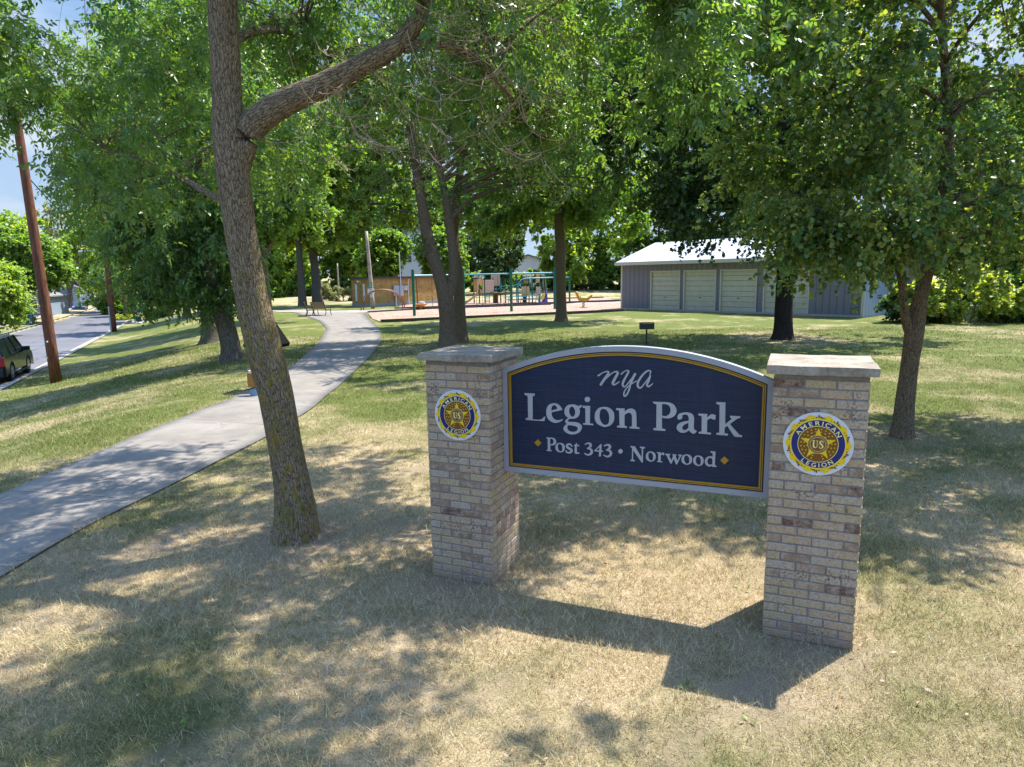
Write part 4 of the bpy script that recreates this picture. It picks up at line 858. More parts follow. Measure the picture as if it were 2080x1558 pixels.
p = ground_at(772, 82); simple_tree('yard_tree', 'green tree between the flower bed and the tall white house', p, 6, [(0, 0, 4.6, 2.6, 2, 3.0), (1.4, 0, 6.4, 2.2, 2, 1.8)], BK_GREY, LF_MID, .2, 98, amin=.2, nC=1700, lsize=.3)
p = ground_at(905, 84); simple_tree('yard_tree', 'olive green tree just right of the tall white house', p, 7, [(0, 0, 5.2, 3.0, 2, 3.4), (-1.6, 0, 6.6, 1.8, 2, 1.6)], BK_GREY, LF_MID, .2, 99, amin=.2, nC=1700, lsize=.3)

# -- far trees: three built, then copied
far_proto = [simple_tree('distant_tree', 'x', (0, 0, 0), 14, [(0, 0, 12, 7.4, 6, 8.4), (-3.5, 0, 5.5, 4.4, 4, 4.0), (3.8, 0, 5, 4.4, 4, 3.8)], BK_GREY, m_, .4, s_, amin=.15, nC=3600, nB=220, per=10, lsize=.44, group='trees standing far behind the playground') for s_, m_ in ((101, LF_MID), (103, LF_LITE), (105, LF_MAPLE))]
FAR = [  # x, y, prototype, scale, label
 (-62, 104, 1, .8, 'far tree down the street at the left, just right of the second pole'), (-50, 112, 0, .95, 'far tree behind the paired trees on the bank, street side'), (-45, 92, 0, .75, 'smaller green tree behind the paired trees on the bank'),
 (-39, 118, 0, 1.05, 'far tree seen behind the big leaning trunk'), (-34, 104, 1, .9, 'light green far tree right of the big leaning trunk'), (-28, 118, 1, 1.05, 'light far tree at the top of the dry lawn rise'),
 (-20, 108, 0, 1., 'far tree above the flower bed left of the brick restroom building'), (-15, 116, 2, .95, 'dark far tree touching the left corner of the brick restroom building'), (-7, 125, 0, 1.1, 'far tree behind the white house roof'),
 (-1.5, 92, 2, .62, 'dark olive tree directly behind the slide'), (7.5, 96, 1, .7, 'light tree behind the climbing frame panels'), (14, 104, 0, .9, 'far tree left of the storage building'),
 (21, 96, 0, .9, 'tree behind the left end of the storage building'), (28, 88, 2, 1.0, 'dark tree behind the middle of the storage building'), (36, 80, 0, 1.0, 'tree behind the storage building roof, seen through the maple'),
 (41, 64, 2, .95, 'dark tree behind the right end of the storage building'), (36, 46, 0, .85, 'tree behind the bright bush right of the storage building'), (46, 52, 1, 1., 'light tree far right behind the linden'), (56, 44, 0, 1., 'rightmost far tree behind the linden'),
 (29, 40, 0, .62, 'young tree just behind the bright bush')]
first = {}
for x, y, k, s_, lb in FAR:
    o = far_proto[k] if k not in first else copy_tree(far_proto[k]); first[k] = 1
    o.location = (x, y, zg(x, y)-.1); o.rotation_euler.z = (x*1.7+y) % 6.28; o.scale = (s_, s_, s_*1.05)
    tag(o, lb, 'tree', 'trees standing far behind the playground')

# ------------------------------------------------------------------ shrubs and plants
def shrub(name, label, base, blobs, leafm, seed, nC=700, per=10, lsize=.16, leaf='broad', group=None, cat_='shrub', nB=60, stems=5):
    r = random.Random(seed); x, y, z = base; top = max(b[2]+b[5]*.3 for b in blobs); tr_ = []
    for i in range(stems):
        a = r.uniform(0, 6.28); bl = blobs[i % len(blobs)]; ex, ey = bl[0]+math.cos(a)*.3*bl[3], bl[1]+math.sin(a)*.3*bl[4]
        tr_.append(([(x+ex*.15, y+ey*.15, z-.1), (x+ex*.5, y+ey*.5, z+bl[2]*.45), (x+ex, y+ey, z+bl[2])], [.03, .024, .01]))
    return build_tree(name, label, base, tr_, [(x+b[0], y+b[1], z+b[2], *b[3:]) for b in blobs], BK_TAN, leafm, group, cat_, rough=0, flare=0, sides=6, seed=seed, nA=10, nB=nB, nC=nC, per=per, lsize=lsize, leaf=leaf, twig=(.2, .5), amin=0, six=False, sagA=0)
p = hit(1965, 655); shrub('bush', 'bright yellow green bush on the right beside the storage building', p, [(0, 0, 1.4, 2.6, 1.8, 1.5), (-2.2, .3, 1.1, 1.4, 1.2, 1.1), (2.3, -.2, 1.3, 1.8, 1.5, 1.4)], LF_YEL, 201, nC=2600, lsize=.19)
p = hit(2075, 655); shrub('bush', 'darker bush at the right edge beyond the dry grass', p, [(0, 0, 1.2, 1.8, 1.3, 1.2)], LF_MID, 203, nC=1000, lsize=.17)
p = hit(1852, 655); shrub('bush', 'low dark bush between the linden trunk and the bright bush', p, [(0, 0, .8, 1.6, 1., .8)], LF_MAPLE, 205, nC=900, lsize=.16)
HEDGE = [(-30, 100, 4., 2.4, LF_MID), (-24, 101, 4.2, 2.6, LF_MAPLE), (-17.5, 98, 4.2, 3., LF_MID), (-3.5, 99, 4., 3.2, LF_MID), (3.5, 100, 4.4, 3.0, LF_LITE), (9.5, 99, 4.2, 3.4, LF_PALE), (15.5, 97, 4.2, 3.6, LF_MID), (21, 93, 4.0, 3.2, LF_PALE), (-37, 98, 4, 2.8, LF_MID), (-44, 92, 3.6, 2.4, LF_LITE)]
HEDGE += [(-56, 96, 3.4, 2.4, LF_MID), (-50, 99, 4, 2.8, LF_LITE), (28, 110, 6, 5, LF_MID), (10, 124, 9, 5.5, LF_MAPLE), (-8, 124, 9, 5, LF_MID), (-26, 126, 9, 5.5, LF_MAPLE), (-44, 126, 9, 5, LF_MID), (-62, 130, 9, 5, LF_LITE), (-10.5, 98, 3.8, 3., LF_MAPLE)]
HL = ['green hedge bush at the top of the dry rise, right of the big trunk', 'dark hedge bush at the top of the dry rise', 'hedge bush above the flower bed by the restroom building', 'hedge bush behind the swing frame', 'light hedge bush behind the climbing frame', 'silvery bush behind the right end of the swing frame',
      'hedge bush left of the storage building, above the dry lawn', 'silvery bush against the left corner of the storage building', 'hedge bush half hidden by the big trunk', 'hedge bush left of the big trunk near the street', 'hedge bush by the street left of the paired trees', 'light hedge bush by the street behind the paired trees', 'large thicket behind the storage building roof', 'far dark thicket between the single tree and the storage building', 'far thicket behind the lower white house', 'far dark thicket above the benches', 'far thicket above the top of the dry lawn', 'far light thicket at the bend of the street', 'dark hedge bush just right of the tall white house']
for i, (x, y, w, h, m_) in enumerate(HEDGE):
    z = zg(x, y); shrub('hedge_bush', HL[i], (x, y, z), [(0, 0, h*.5, w, 1.8, h*.55), (w*.5, 0, h*.4, w*.6, 1.6, h*.42)], m_, 300+i, nC=900, per=9, lsize=.34, group='bushes along the far edge of the park')
p = hit(697, 611); shrub('flower_bed', 'tall pale flowering plants beside the brick restroom building', p, [(0, 0, .8, 2.4, 1.0, .8), (-2, .2, 1.2, 1.0, .9, 1.2)], LF_PALE, 221, nC=1500, lsize=.17, leaf='narrow', cat_='plants')
p = hit(258, 652); shrub('flower_bed', 'low bright green garden plants near the kerb by the small green bin', p, [(0, 0, .35, 1.9, .9, .45)], LF_YEL, 223, nC=700, lsize=.13, cat_='plants')
p = hit(322, 646); shrub('bush', 'small dark bush at the foot of the street trees beyond the bank', p, [(0, 0, .4, 1.6, .9, .5)], LF_MID, 225, nC=600, lsize=.15)
p = hit(46, 657); shrub('bush', 'small round green bush on the far verge beside the dark bin', p, [(0, 0, .7, 1.2, 1., .75)], LF_LITE, 227, nC=900, lsize=.14)

# ------------------------------------------------------------------ storage building with garage doors
def localx(px, A, u):
    """distance along the line A + t u that is seen at column px (y 590)"""
    d = ray(px, 590); a = np.array([[u[0], -d.x], [u[1], -d.y]]); return float(np.linalg.solve(a, -np.array(A))[0])
A = np.array([8.5, 51.6]); Bp = np.array([20., 38.1]); L_ = float(np.hypot(*(Bp-A))); u = (Bp-A)/L_; rz = math.atan2(u[1], u[0])
sb = empty('storage_building', (A[0], A[1], 0), rz, 'long grey metal storage building with a white roof and cream garage doors', 'building')
def ribmat(name, c, sc, ax=0):
    t = NT(name); co = t.co(); sx_ = t.n('SeparateXYZ'); t.l(co, sx_.inputs[0]); f = t.math('FRACT', t.math('MULTIPLY', sx_.outputs[ax], sc))
    g = t.ramp(f, [(0, .25), (.06, 0), (.1, 1), (.9, 1), (.94, 0), (1, .25)]); n = t.noise(co, 1.5, 4); cc = t.mix(t.ramp(n, [(.3, 0), (.8, .35)]), c, tuple(x*.75 for x in c))
    t.base(t.mix(t.math('MULTIPLY', t.math('SUBTRACT', 1., g), .55), cc, tuple(x*.4 for x in c)), .45, .4); t.bump(g, .8, .02); return t.m
M_SIDE = ribmat('grey_metal_siding', (.17, .17, .205), 2.4); M_SIDE2 = ribmat('light_metal_siding', (.44, .50, .58), 2.4, 1)
M_ROOFW = ribmat('white_metal_roof', (.36, .36, .38), 2.2); M_CREAM = paint('cream_paint', (.50, .48, .40), .5, .06); M_DOOR = paint('garage_door_paint', (.47, .45, .37), .5, .08, 3)
DW = [(localx(a, A, u), localx(b_, A, u)) for a, b_ in ((1321, 1381), (1388, 1454), (1462, 1537), (1550, 1644))]; DH = 2.86; EV = 3.45; DP = 9.
m = MB(); xs = [0]+[v for d in DW for v in d]+[L_]
for i in range(0, len(xs), 2): m.box(xs[i], 0, -.1, xs[i+1], .14, EV)
for a, b_ in DW: m.box(a, .003, DH, b_, .137, EV-.002)
m.build('front_wall', M_SIDE, sb)
m = MB(); m.prism([(.14, -.1), (DP, -.1), (DP, EV), (DP/2, EV+1.5), (.14, EV+.05)], L_-.14, L_, 'x'); m.build('gable_wall', M_SIDE2, sb)
m = MB(); m.prism([(.14, -.1), (DP, -.1), (DP, EV), (DP/2, EV+1.5), (.14, EV+.05)], 0, .14, 'x'); m.box(.14, DP-.14, -.1, L_-.14, DP, EV); m.build('back_wall', M_SIDE, sb)
m = MB()
for s_ in (0, 1):
    q = [(-.35, EV+.02), (DP/2, EV+1.6), (DP/2, EV+1.66), (-.35, EV+.08)]
    if s_: q = [(DP-y, z) for y, z in q][::-1]
    m.prism(q, -.35, L_+.35, 'x')
m.build('roof', M_ROOFW, sb)
m = MB(); m.box(-.37, -.40, EV-.14, L_+.37, -.36, EV+.10); m.box(-.05, -.03, 0, .10, .0, EV-.0); m.box(L_-.1, -.03, 0, L_+.02, .0, EV); m.box(L_+.0, -.03, 0, L_+.03, .12, EV)
m.box(-.37, -.355, EV-.05, L_+.37, -.003, EV-.03); m.build('trim', M_CREAM, sb)
m = MB(); m.prism([(.1, -.12), (L_-.1, -.12), (L_-.1, -.02), (.1, -.02)], 0, .12); m.build('concrete_sill', paint('sill_concrete', (.35, .33, .31), .9), sb)
for a, b_ in DW:
    m = MB(); n = 8
    for k in range(n):
        z0 = .06+k*(DH-.1)/n; z1 = .06+(k+1)*(DH-.1)/n-.012; m.prism([(.095, z0), (.125, z0-.0), (.125, z1), (.095, z1-.02)], a+.09, b_-.09, 'x')
    d = m.build('garage_door', M_DOOR, sb)
    f = MB(); f.box(a, -.02, 0, a+.085, .135, DH); f.box(b_-.085, -.02, 0, b_, .135, DH); f.box(a+.085, -.02, DH-.09, b_-.085, .135, DH-.003); f.build('door_frame', M_CREAM, d)
    h = MB(); h.box((a+b_)/2-.08, .07, .95, (a+b_)/2+.08, .092, 1.0); h.build('handle', paint('dark_handle', (.03, .03, .03), .4), d)

# ------------------------------------------------------------------ brick restroom building
cC = hit(752, 623.5); cL = hit(716, 622.5); cR = hit(888, 616.5)
def ybrick():
    t = NT('yellow_brick'); co = t.co(); b = t.n('TexBrick'); b.inputs['Scale'].default_value = 1; b.inputs['Brick Width'].default_value = .42; b.inputs['Row Height'].default_value = .16; b.inputs['Mortar Size'].default_value = .012
    sx_ = t.n('SeparateXYZ'); t.l(co, sx_.inputs[0]); cm = t.n('CombineXYZ'); t.l(t.math('ADD', sx_.outputs[0], sx_.outputs[1]), cm.inputs[0]); t.l(sx_.outputs[2], cm.inputs[1]); t.l(cm.outputs[0], b.inputs[0])
    b.inputs['Color1'].default_value = (.36, .21, .055, 1); b.inputs['Color2'].default_value = (.24, .13, .035, 1); b.inputs['Mortar'].default_value = (.34, .25, .13, 1)
    c = t.mix(t.ramp(t.noise(co, 2.5, 4), [(.4, 0), (.7, .5)]), b.outputs[0], (.48, .32, .11)); t.base(c, .85, .2); return t.m
M_YB = ybrick(); RH = 2.72; M_WHITE = paint('white_paint', (.62, .63, .65), .5, .06); M_GREYM = paint('grey_metal', (.36, .38, .41), .4, .08); M_DK = paint('dark_fascia', (.05, .045, .045), .6, .1)
fx = np.array([cR.x-cC.x, cR.y-cC.y]); fl = float(np.hypot(*fx)); fx /= fl; rz = math.atan2(fx[1], fx[0]); dp = float(np.hypot(cL.x-cC.x, cL.y-cC.y))
rb = empty('restroom_building', (cC.x, cC.y, 0), rz, 'flat roofed yellow brick restroom building behind the wooden utility pole', 'building')
# left wall leaves the corner at its own angle
lx = (cL.x-cC.x)*math.cos(-rz)-(cL.y-cC.y)*math.sin(-rz); ly = (cL.x-cC.x)*math.sin(-rz)+(cL.y-cC.y)*math.cos(-rz)
base = [(0, 0), (fl, 0), (fl+lx, 4.2+ly), (lx, ly)] if ly > 1 else [(0, 0), (fl, 0), (fl, 5), (lx, 5), (lx, ly)]
m = MB(); m.prism(base, .0, RH-.08); m.build('wall', M_YB, rb)
cx_ = sum(q[0] for q in base)/len(base); cy_ = sum(q[1] for q in base)/len(base); ex = lambda s_: [(cx_+(q[0]-cx_)*s_, cy_+(q[1]-cy_)*s_) for q in base]
m = MB(); m.prism(ex(1.06), RH-.08, RH+.09); m.build('roof', M_DK, rb)
m = MB(); m.prism(ex(1.012), -.1, .30); m.build('plinth', paint('plinth_grey', (.25, .25, .24), .9), rb)
lu = Vector((lx, ly, 0)).normalized(); ln = Vector((lu.y, -lu.x, 0)); ln = ln if ln.dot(Vector((cx_, cy_, 0))) < 0 else -ln; LL = math.hypot(lx, ly)
for s_ in (.28, .72):
    c = lu*LL*s_; m = MB(); v = []
    for dd in (0, .05):
        for a_, z in ((-.13, .5), (.13, .5), (.13, 2.15), (-.13, 2.15)): q = c+lu*a_+ln*(dd+.01); v.append((q.x, q.y, z))
    m.add(v, [(0, 1, 2, 3), (7, 6, 5, 4), (0, 4, 5, 1), (1, 5, 6, 2), (2, 6, 7, 3), (3, 7, 4, 0)]); m.build('window', M_WHITE, rb)
q = lu*LL*.5+ln*.12; m = MB(); m.box(q.x-.18, q.y-.1, 2.3, q.x+.18, q.y+.1, 2.48); m.build('wall_light', M_WHITE, rb)
S60 = fl/(888-757)
xx = lambda px: (px-754)*S60
m = MB(); m.box(xx(797), -.22, .95, xx(807), -.004, 1.95); m.build('electrical_cabinet', M_GREYM, rb)
m = MB(); m.box(xx(808.5), -.2, .95, xx(815), -.004, 1.95); m.build('electrical_cabinet', M_GREYM, rb)
m = MB(); m.box(xx(816), -.16, 1.45, xx(824), -.004, 1.9); m.build('meter_box', M_GREYM, rb)
m = MB(); m.tube([(xx(811), -.12, 1.95), (xx(811), -.12, 5.2)], .05); m.tube([(xx(826), -.1, .0), (xx(826), -.1, 2.45), (xx(829), -.1, 2.5)], .035); m.tube([(xx(801), -.1, 0), (xx(801), -.1, .95)], .07); m.build('conduit', M_WHITE, rb)

# ------------------------------------------------------------------ houses
def house(name, label, x0, x1, Y, eave, ridge, depth, mat, roofm, wins, rz=0, cat_='house'):
    cx0 = (x0+x1)/2; z = zg(cx0, Y); r_ = empty(name, (cx0, Y, z), rz, label, cat_); w = (x1-x0)/2
    m = MB(); m.prism([(-w, -.5), (w, -.5), (w, eave), (0, ridge), (-w, eave)], 0, depth, 'y'); m.build('wall', mat, r_)
    m = MB()
    for s_ in (-1, 1):
        q = [(s_*(w+.4), eave-.25), (0, ridge+.05), (0, ridge+.22), (s_*(w+.4), eave-.08)]
        m.prism(q if s_ > 0 else q[::-1], -.4, depth+.4, 'y')
    m.build('roof', roofm, r_)
    for wx, wz, ww, wh in wins:
        m = MB(); m.box(wx-ww/2, -.03, wz, wx+ww/2, .02, wz+wh); p_ = m.build('window', M_GLASS, r_)
        m = MB(); t_ = .08
        m.box(wx-ww/2-t_, -.06, wz-t_, wx+ww/2+t_, -.0, wz-.001); m.box(wx-ww/2-t_, -.06, wz+wh+.001, wx+ww/2+t_, -.0, wz+wh+t_); m.box(wx-ww/2-t_, -.06, wz, wx-ww/2, -.0, wz+wh); m.box(wx+ww/2, -.06, wz, wx+ww/2+t_, -.0, wz+wh); m.box(wx-ww/2, -.05, wz+wh*.48, wx+ww/2, -.035, wz+wh*.52)
        m.build('frame', M_WHITE, p_)
    return r_
M_GLASS = paint('window_glass', (.05, .065, .08), .08, .2, 2, 0, .8); M_SHING = paint('grey_shingles', (.16, .155, .16), .9, .2, 12); M_HW = ribmat('white_clapboard', (.62, .64, .70), 4.5, 2); M_HB = ribmat('blue_grey_clapboard', (.24, .31, .40), 4.5, 2)
house('house', 'tall white clapboard house behind the brick restroom building', -16.6, -8.6, 92, 7.4, 8.9, 9, M_HW, M_SHING, [(-2.9, 4.4, .8, 1.7), (-1.2, 4.4, 1.0, 1.7), (1.9, 4.3, 1.0, 1.5), (3.0, .9, 1.1, 1.5), (-1.6, 1.0, 1.3, 1.4)])
house('house', 'lower white house seen between the trees behind the climbing frame', -3.0, 9.0, 112, 3.4, 5.2, 8, M_HW, M_SHING, [(-3.5, 1.4, 1.2, 1.5), (1.2, 1.4, 1.4, 1.5), (4.2, 1.4, 1.0, 1.5)])
qh = ground_at(42, 90); house('house', 'small pale house across the street behind the near utility pole', qh[0]-4, qh[0]+3, 90, 2.6, 4.6, 8, M_HB, M_SHING, [(-1.5, .9, 1.2, 1.1), (1.6, .9, 1.2, 1.1)], rz=.3)
qh = ground_at(112, 128); house('house', 'blue grey house behind the parked blue car', qh[0]-6, qh[0]+4, 128, 3.2, 5.4, 9, M_HB, M_SHING, [(-2, 1, 1.4, 1.3), (2, 1, 1.4, 1.3)], rz=.3)

# ------------------------------------------------------------------ utility poles and wires
def polemat(name, a, b_): t = NT(name); co = t.co((1, 1, .12)); n = t.noise(co, 22, 6, .75); n2 = t.noise(t.co((1, 1, .5)), 3, 4); c = t.mix(t.ramp(n, [(.35, 0), (.7, 1)]), a, b_); c = t.mix(t.ramp(n2, [(.5, 0), (.75, .7)]), c, (.04, .03, .03)); t.base(c, .85, .2); t.bump(n, .8, .012); return t.m
M_POLE = polemat('creosoted_pole', (.07, .026, .016), (.26, .11, .06)); M_POLEG = polemat('weathered_pole', (.30, .24, .19), (.45, .38, .31)); M_DARKM = paint('dark_metal', (.03, .03, .033), .4, .1); M_WIRE = paint('wire_black', (.02, .02, .02), .6, .1)
def upole(label, base, top, r0, r1, mat, arm=None, tag_=False, armdir=(1, 0), sleeve=False):
    base = Vector(base); top = Vector(top)-base; r_ = empty('utility_pole', base, 0, label, 'utility pole'); m = MB()
    m.tube([top*(i/8)+(Vector((0, 0, -.3)) if i == 0 else Vector()) for i in range(9)], [r0+(r1-r0)*i/8 for i in range(9)], 20); m.build('pole', mat, r_, smooth=True)
    if arm:
        a = Vector((*armdir, 0)).normalized(); c = top*arm[0]; m = MB(); m.bar(c-a*arm[1]+Vector((0, -.16, 0)), c+a*arm[1]+Vector((0, -.16, 0)), .1, .12); m.build('crossarm', M_POLE, r_)
        m = MB()
        for k in (-.9, -.4, .4, .9): q = c+a*arm[1]*k+Vector((0, -.16, .06)); m.tube([q, q+Vector((0, 0, .16))], [.035, .02], 8)
        m.build('insulator', M_GREYM, r_)
    return r_
g1 = hit(115, 777); t1 = at(33, 235, g1.y-.1); topz = g1+(t1-g1)*1.28
P1 = upole('near reddish brown wooden utility pole on the bank beside the parked dark vehicle', g1, topz, W2R(21, g1.y), W2R(13, g1.y), M_POLE, arm=(.96, 1.1))
m = MB(); q = g1.lerp(t1, .165)-g1; m.tube([q+Vector((.02, -W2R(21, g1.y)-.01, -.03)), q+Vector((.02, -W2R(21, g1.y)-.035, -.03))], .035, 12); m.build('pole_tag', M_WHITE, P1)
m = MB()
for k_ in (.1, .3, .36, .5): q = g1.lerp(t1, k_)-g1; m.tube([q+Vector((-.03, -.26, 0)), q+Vector((-.03, -.275, 0))], .022, 8)
m.build('staple', M_GREYM, P1)
g2 = hit(231, 674); t2_ = at(207, 425, g2.y); P2 = upole('second wooden utility pole at the kerb, wrapped by drooping leaves, with a crossarm', g2, t2_, W2R(12, g2.y), W2R(9, g2.y), M_POLE, arm=(.97, 1.5))
m = MB(); m.tube([Vector((-.05, -.27, 0)), Vector((-.05, -.27, 2.2))], .06, 8); m.build('cable_guard', M_GREYM, P2)
m = MB(); c0_ = (t2_-g2)*.62; m.tube([c0_, c0_+Vector((-1.2, .2, .5)), c0_+Vector((-2.1, .4, .5))], .035, 8); m.tube([c0_+Vector((-2.0, .4, .5)), c0_+Vector((-2.6, .5, .44))], [.05, .12], 8); m.build('street_light_arm', M_GREYM, P2)
g3 = hit(256, 650); t3_ = at(243, 478, g3.y); upole('slim third utility pole farther down the street beside the garden plants', g3, t3_, W2R(7, g3.y), W2R(5, g3.y), M_POLE, arm=(.96, 1.2))
g4 = hit(758, 627); t4_ = at(744, 470, g4.y); P4 = upole('pale wooden pole with green and white signs in front of the brick restroom building', g4, t4_, W2R(8.5, g4.y), W2R(6, g4.y), M_POLEG)
M_SGN = paint('sign_green', (.01, .25, .17), .5)
for z0, z1, w_, mt in ((1.85, 2.3, .17, M_SGN), (1.32, 1.78, .30, M_WHITE), (1.02, 1.27, .12, M_WHITE)):
    m = MB(); c = (t4_-g4)*((z0+z1)/2/(t4_.z-g4.z)); m.box(c.x-w_, c.y-.26, z0, c.x+w_, c.y-.235, z1); s_ = m.build('notice', mt, P4)
    m = MB()
    for k in range(3): zz = z0+(z1-z0)*(.25+.25*k); m.box(c.x-w_*.6, c.y-.264, zz, c.x+w_*.5, c.y-.2605, zz+(z1-z0)*.07)
    m.build('notice_marks', M_DARKM if mt is M_WHITE else M_WHITE, s_)
g5 = hit(689, 604); t5_ = at(685, 535, g5.y); upole('short grey pole behind the flower bed', g5, t5_, .12, .09, M_POLEG)
g6 = at(763, 590, 88); upole('pole just showing over the restroom roof left of the white house', (g6.x, 88, 0), tuple(at(761, 545, 88)), .14, .1, M_POLEG)
def wire(name, label, p, q, sag, r=.012):
    m = MB(); p, q = Vector(p), Vector(q); pts = [p.lerp(q, t/14)-Vector((0, 0, sag*4*(t/14)*(1-t/14))) for t in range(15)]; m.tube(pts, r, 5); o = m.build(name, M_WIRE); tag(o, label, 'cable', 'overhead wires between the utility poles')
for k, lb in zip((-.9, -.4, .4, .9), ('outermost street side', 'inner street side', 'inner park side', 'outermost park side')):
    wire('power_line', lb+' power line between the near and second utility poles', topz*.96+g1*.04+Vector((1.1*k, -.16, .2)), t2_+Vector((1.5*k, -.16, -.1)), .7)
wire('telephone_cable', 'thicker low telephone cable between the near and second utility poles', g1.lerp(topz, .62), g2.lerp(t2_, .72), .5, .022)
wire('telephone_cable', 'thicker low telephone cable from the second to the third utility pole', g2.lerp(t2_, .72), g3.lerp(t3_, .72), .4, .022)
for k, s_ in ((-.9, 'street'), (.9, 'park')): wire('power_line', s_+' side power line between the second and third utility poles', t2_+Vector((1.5*k, -.16, -.1)), t3_+Vector((1.2*k, -.1, -.3)), .5)

# ------------------------------------------------------------------ vehicles
M_TYRE = paint('tyre_rubber', (.012, .012, .012), .8, .2, 30); M_RIM = paint('alloy_rim', (.42, .43, .45), .3, .08, 5, 0, .5, .7); M_RED = paint('tail_light_red', (.32, .008, .012), .2, .1); M_CHROME = paint('chrome_trim', (.55, .56, .58), .2, .05, 5, 0, .5, .9); M_HEAD = paint('headlight_clear', (.6, .62, .64), .15, .05)
M_BLKP = paint('black_plastic', (.018, .018, .02), .55, .1)
def car(name, label, loc, rz, paintm, L=5.1, W=2.0, H=1.9, suv=True, group=None):
    """local x forward, origin on the road under the middle"""
    r_ = empty(name, loc, rz, label, 'car', group); h = L/2; wb = L*.29; wr = .40 if suv else .33; gc = .28 if suv else .2
    belt = H*.58 if suv else H*.62
    if suv: prof = [(-h, gc+.12), (-h-.02, belt*.72), (-h+.04, belt), (h-.12-1.0, belt+.03), (h-.15, belt-.10), (h-.02, belt*.72), (h, gc+.1)]
    else: prof = [(-h, gc+.12), (-h-.02, belt*.8), (-h+.1, belt), (h-1.3, belt+.0), (h-.2, belt-.14), (h, belt*.62), (h, gc+.1)]
    def arch(cx): return [(cx+(wr+.07)*math.cos(a), wr+(wr+.07)*math.sin(a)) for a in [math.pi*k/8 for k in range(9)]]
    low = [(h, gc)]+[(x, max(z, gc)) for x, z in arch(wb)]+[(x, max(z, gc)) for x, z in arch(-wb)]+[(-h, gc)]
    poly = prof+low; hw = W/2
    # body lofted over five widths so that the flanks curve
    m = MB(); n = len(poly); cols = [(-hw+.0, .93, .0), (-hw*.94, 1., .04), (-hw*.5, 1., .06), (hw*.5, 1., .06), (hw*.94, 1., .04), (hw, .93, 0.)]
    V = []
    for y, s_, up in cols:
        for x, z in poly: V.append((x*(.985 if abs(y) > hw*.97 else 1), y, gc+(z-gc)*s_+(up if z >= belt*.95 else 0)))
    Fc = []
    for c in range(len(cols)-1):
        for i in range(n): j = (i+1) % n; Fc.append((c*n+i, c*n+j, (c+1)*n+j, (c+1)*n+i))
    Fc += [tuple(range(n)), tuple(range((len(cols)-1)*n, len(cols)*n))[::-1]]
    m.add(V, Fc); body = m.build('body', paintm, r_, bevel=.02)
    # glasshouse
    if suv: g0 = [(-h+.03, belt+.01), (h-1.35, belt+.03)]; g1_ = [(-h+.32, H-.07), (h-2.15, H-.07)]
    else: g0 = [(-h+.45, belt), (h-1.2, belt)]; g1_ = [(-h+1.15, H-.04), (h-2.0, H-.04)]
    def frus(a, b_, wa, wb_, za=None):
        V = [(a[0][0], -wa, a[0][1]), (a[1][0], -wa, a[1][1]), (a[1][0], wa, a[1][1]), (a[0][0], wa, a[0][1]), (b_[0][0], -wb_, b_[0][1]), (b_[1][0], -wb_, b_[1][1]), (b_[1][0], wb_, b_[1][1]), (b_[0][0], wb_, b_[0][1])]
        return V, [(0, 1, 5, 4), (1, 2, 6, 5), (2, 3, 7, 6), (3, 0, 4, 7), (4, 5, 6, 7), (0, 3, 2, 1)]
    m = MB(); m.add(*frus(g0, g1_, hw*.93, hw*.76)); m.build('windows', M_GLASS, r_, bevel=.03)
    m = MB(); a = g1_; m.add(*frus([(a[0][0]-.04, a[0][1]-.03), (a[1][0]+.04, a[1][1]-.03)], [(a[0][0]+.1, H), (a[1][0]-.15, H)], hw*.785, hw*.68)); m.build('roof', paintm, r_, bevel=.03)
    m = MB()
    for s_ in (-1, 1):
        for t in ((0, 0), (1, 1), (.36, .36), (.68, .68)):
            p = (g0[0][0]+(g0[1][0]-g0[0][0])*t[0], s_*hw*.935, belt-.01); q = (g1_[0][0]+(g1_[1][0]-g1_[0][0])*t[1], s_*hw*.765, H-.06); m.bar(p, q, .07, .05)
    m.build('pillars', paintm, r_)
    for x in (-wb, wb):
        for s_ in (-1, 1):
            m = MB(); y0 = s_*(hw-.24); y1 = s_*(hw-.01); m.tube([(x, y0, wr), (x, y1, wr)], wr, 28); w_ = m.build('wheel', M_TYRE, r_, bevel=.02)
            m = MB(); m.tube([(x, y1-s_*.02, wr), (x, y1+s_*.008, wr)], wr*.62, 24)
            o = m.build('rim', M_RIM, w_)
            m = MB()
            for k in range(5): a_ = 2*math.pi*k/5+.3; m.tube([(x+.12*math.cos(a_)*wr/.4*1.4, y1+s_*.006, wr+.12*1.4*wr/.4*math.sin(a_)), (x+.12*math.cos(a_)*wr/.4*1.4, y1+s_*.012, wr+.12*1.4*wr/.4*math.sin(a_))], .05, 8)
            m.build('rim_opening', M_BLKP, w_)
    for s_ in (-1, 1):
        m = MB(); zb, zt2 = (belt*.66, belt+.02) if suv else (belt*.68, belt*.9); m.box(-h-.04, s_*hw*.70, zb, -h+.22, s_*(hw-.005), zt2); m.build('tail_light', M_RED, r_, bevel=.02)
        m = MB(); m.box(h-.3, s_*hw*.6, belt*.62, h+.015, s_*(hw-.04), belt*.8); m.build('headlight', M_HEAD, r_, bevel=.02)
        m = MB(); mx = h-1.75 if suv else h-1.6; m.box(mx, s_*(hw-.08), belt+.0, mx+.16, s_*(hw+.24), belt+.19); m.build('wing_mirror', paintm, r_, bevel=.03)
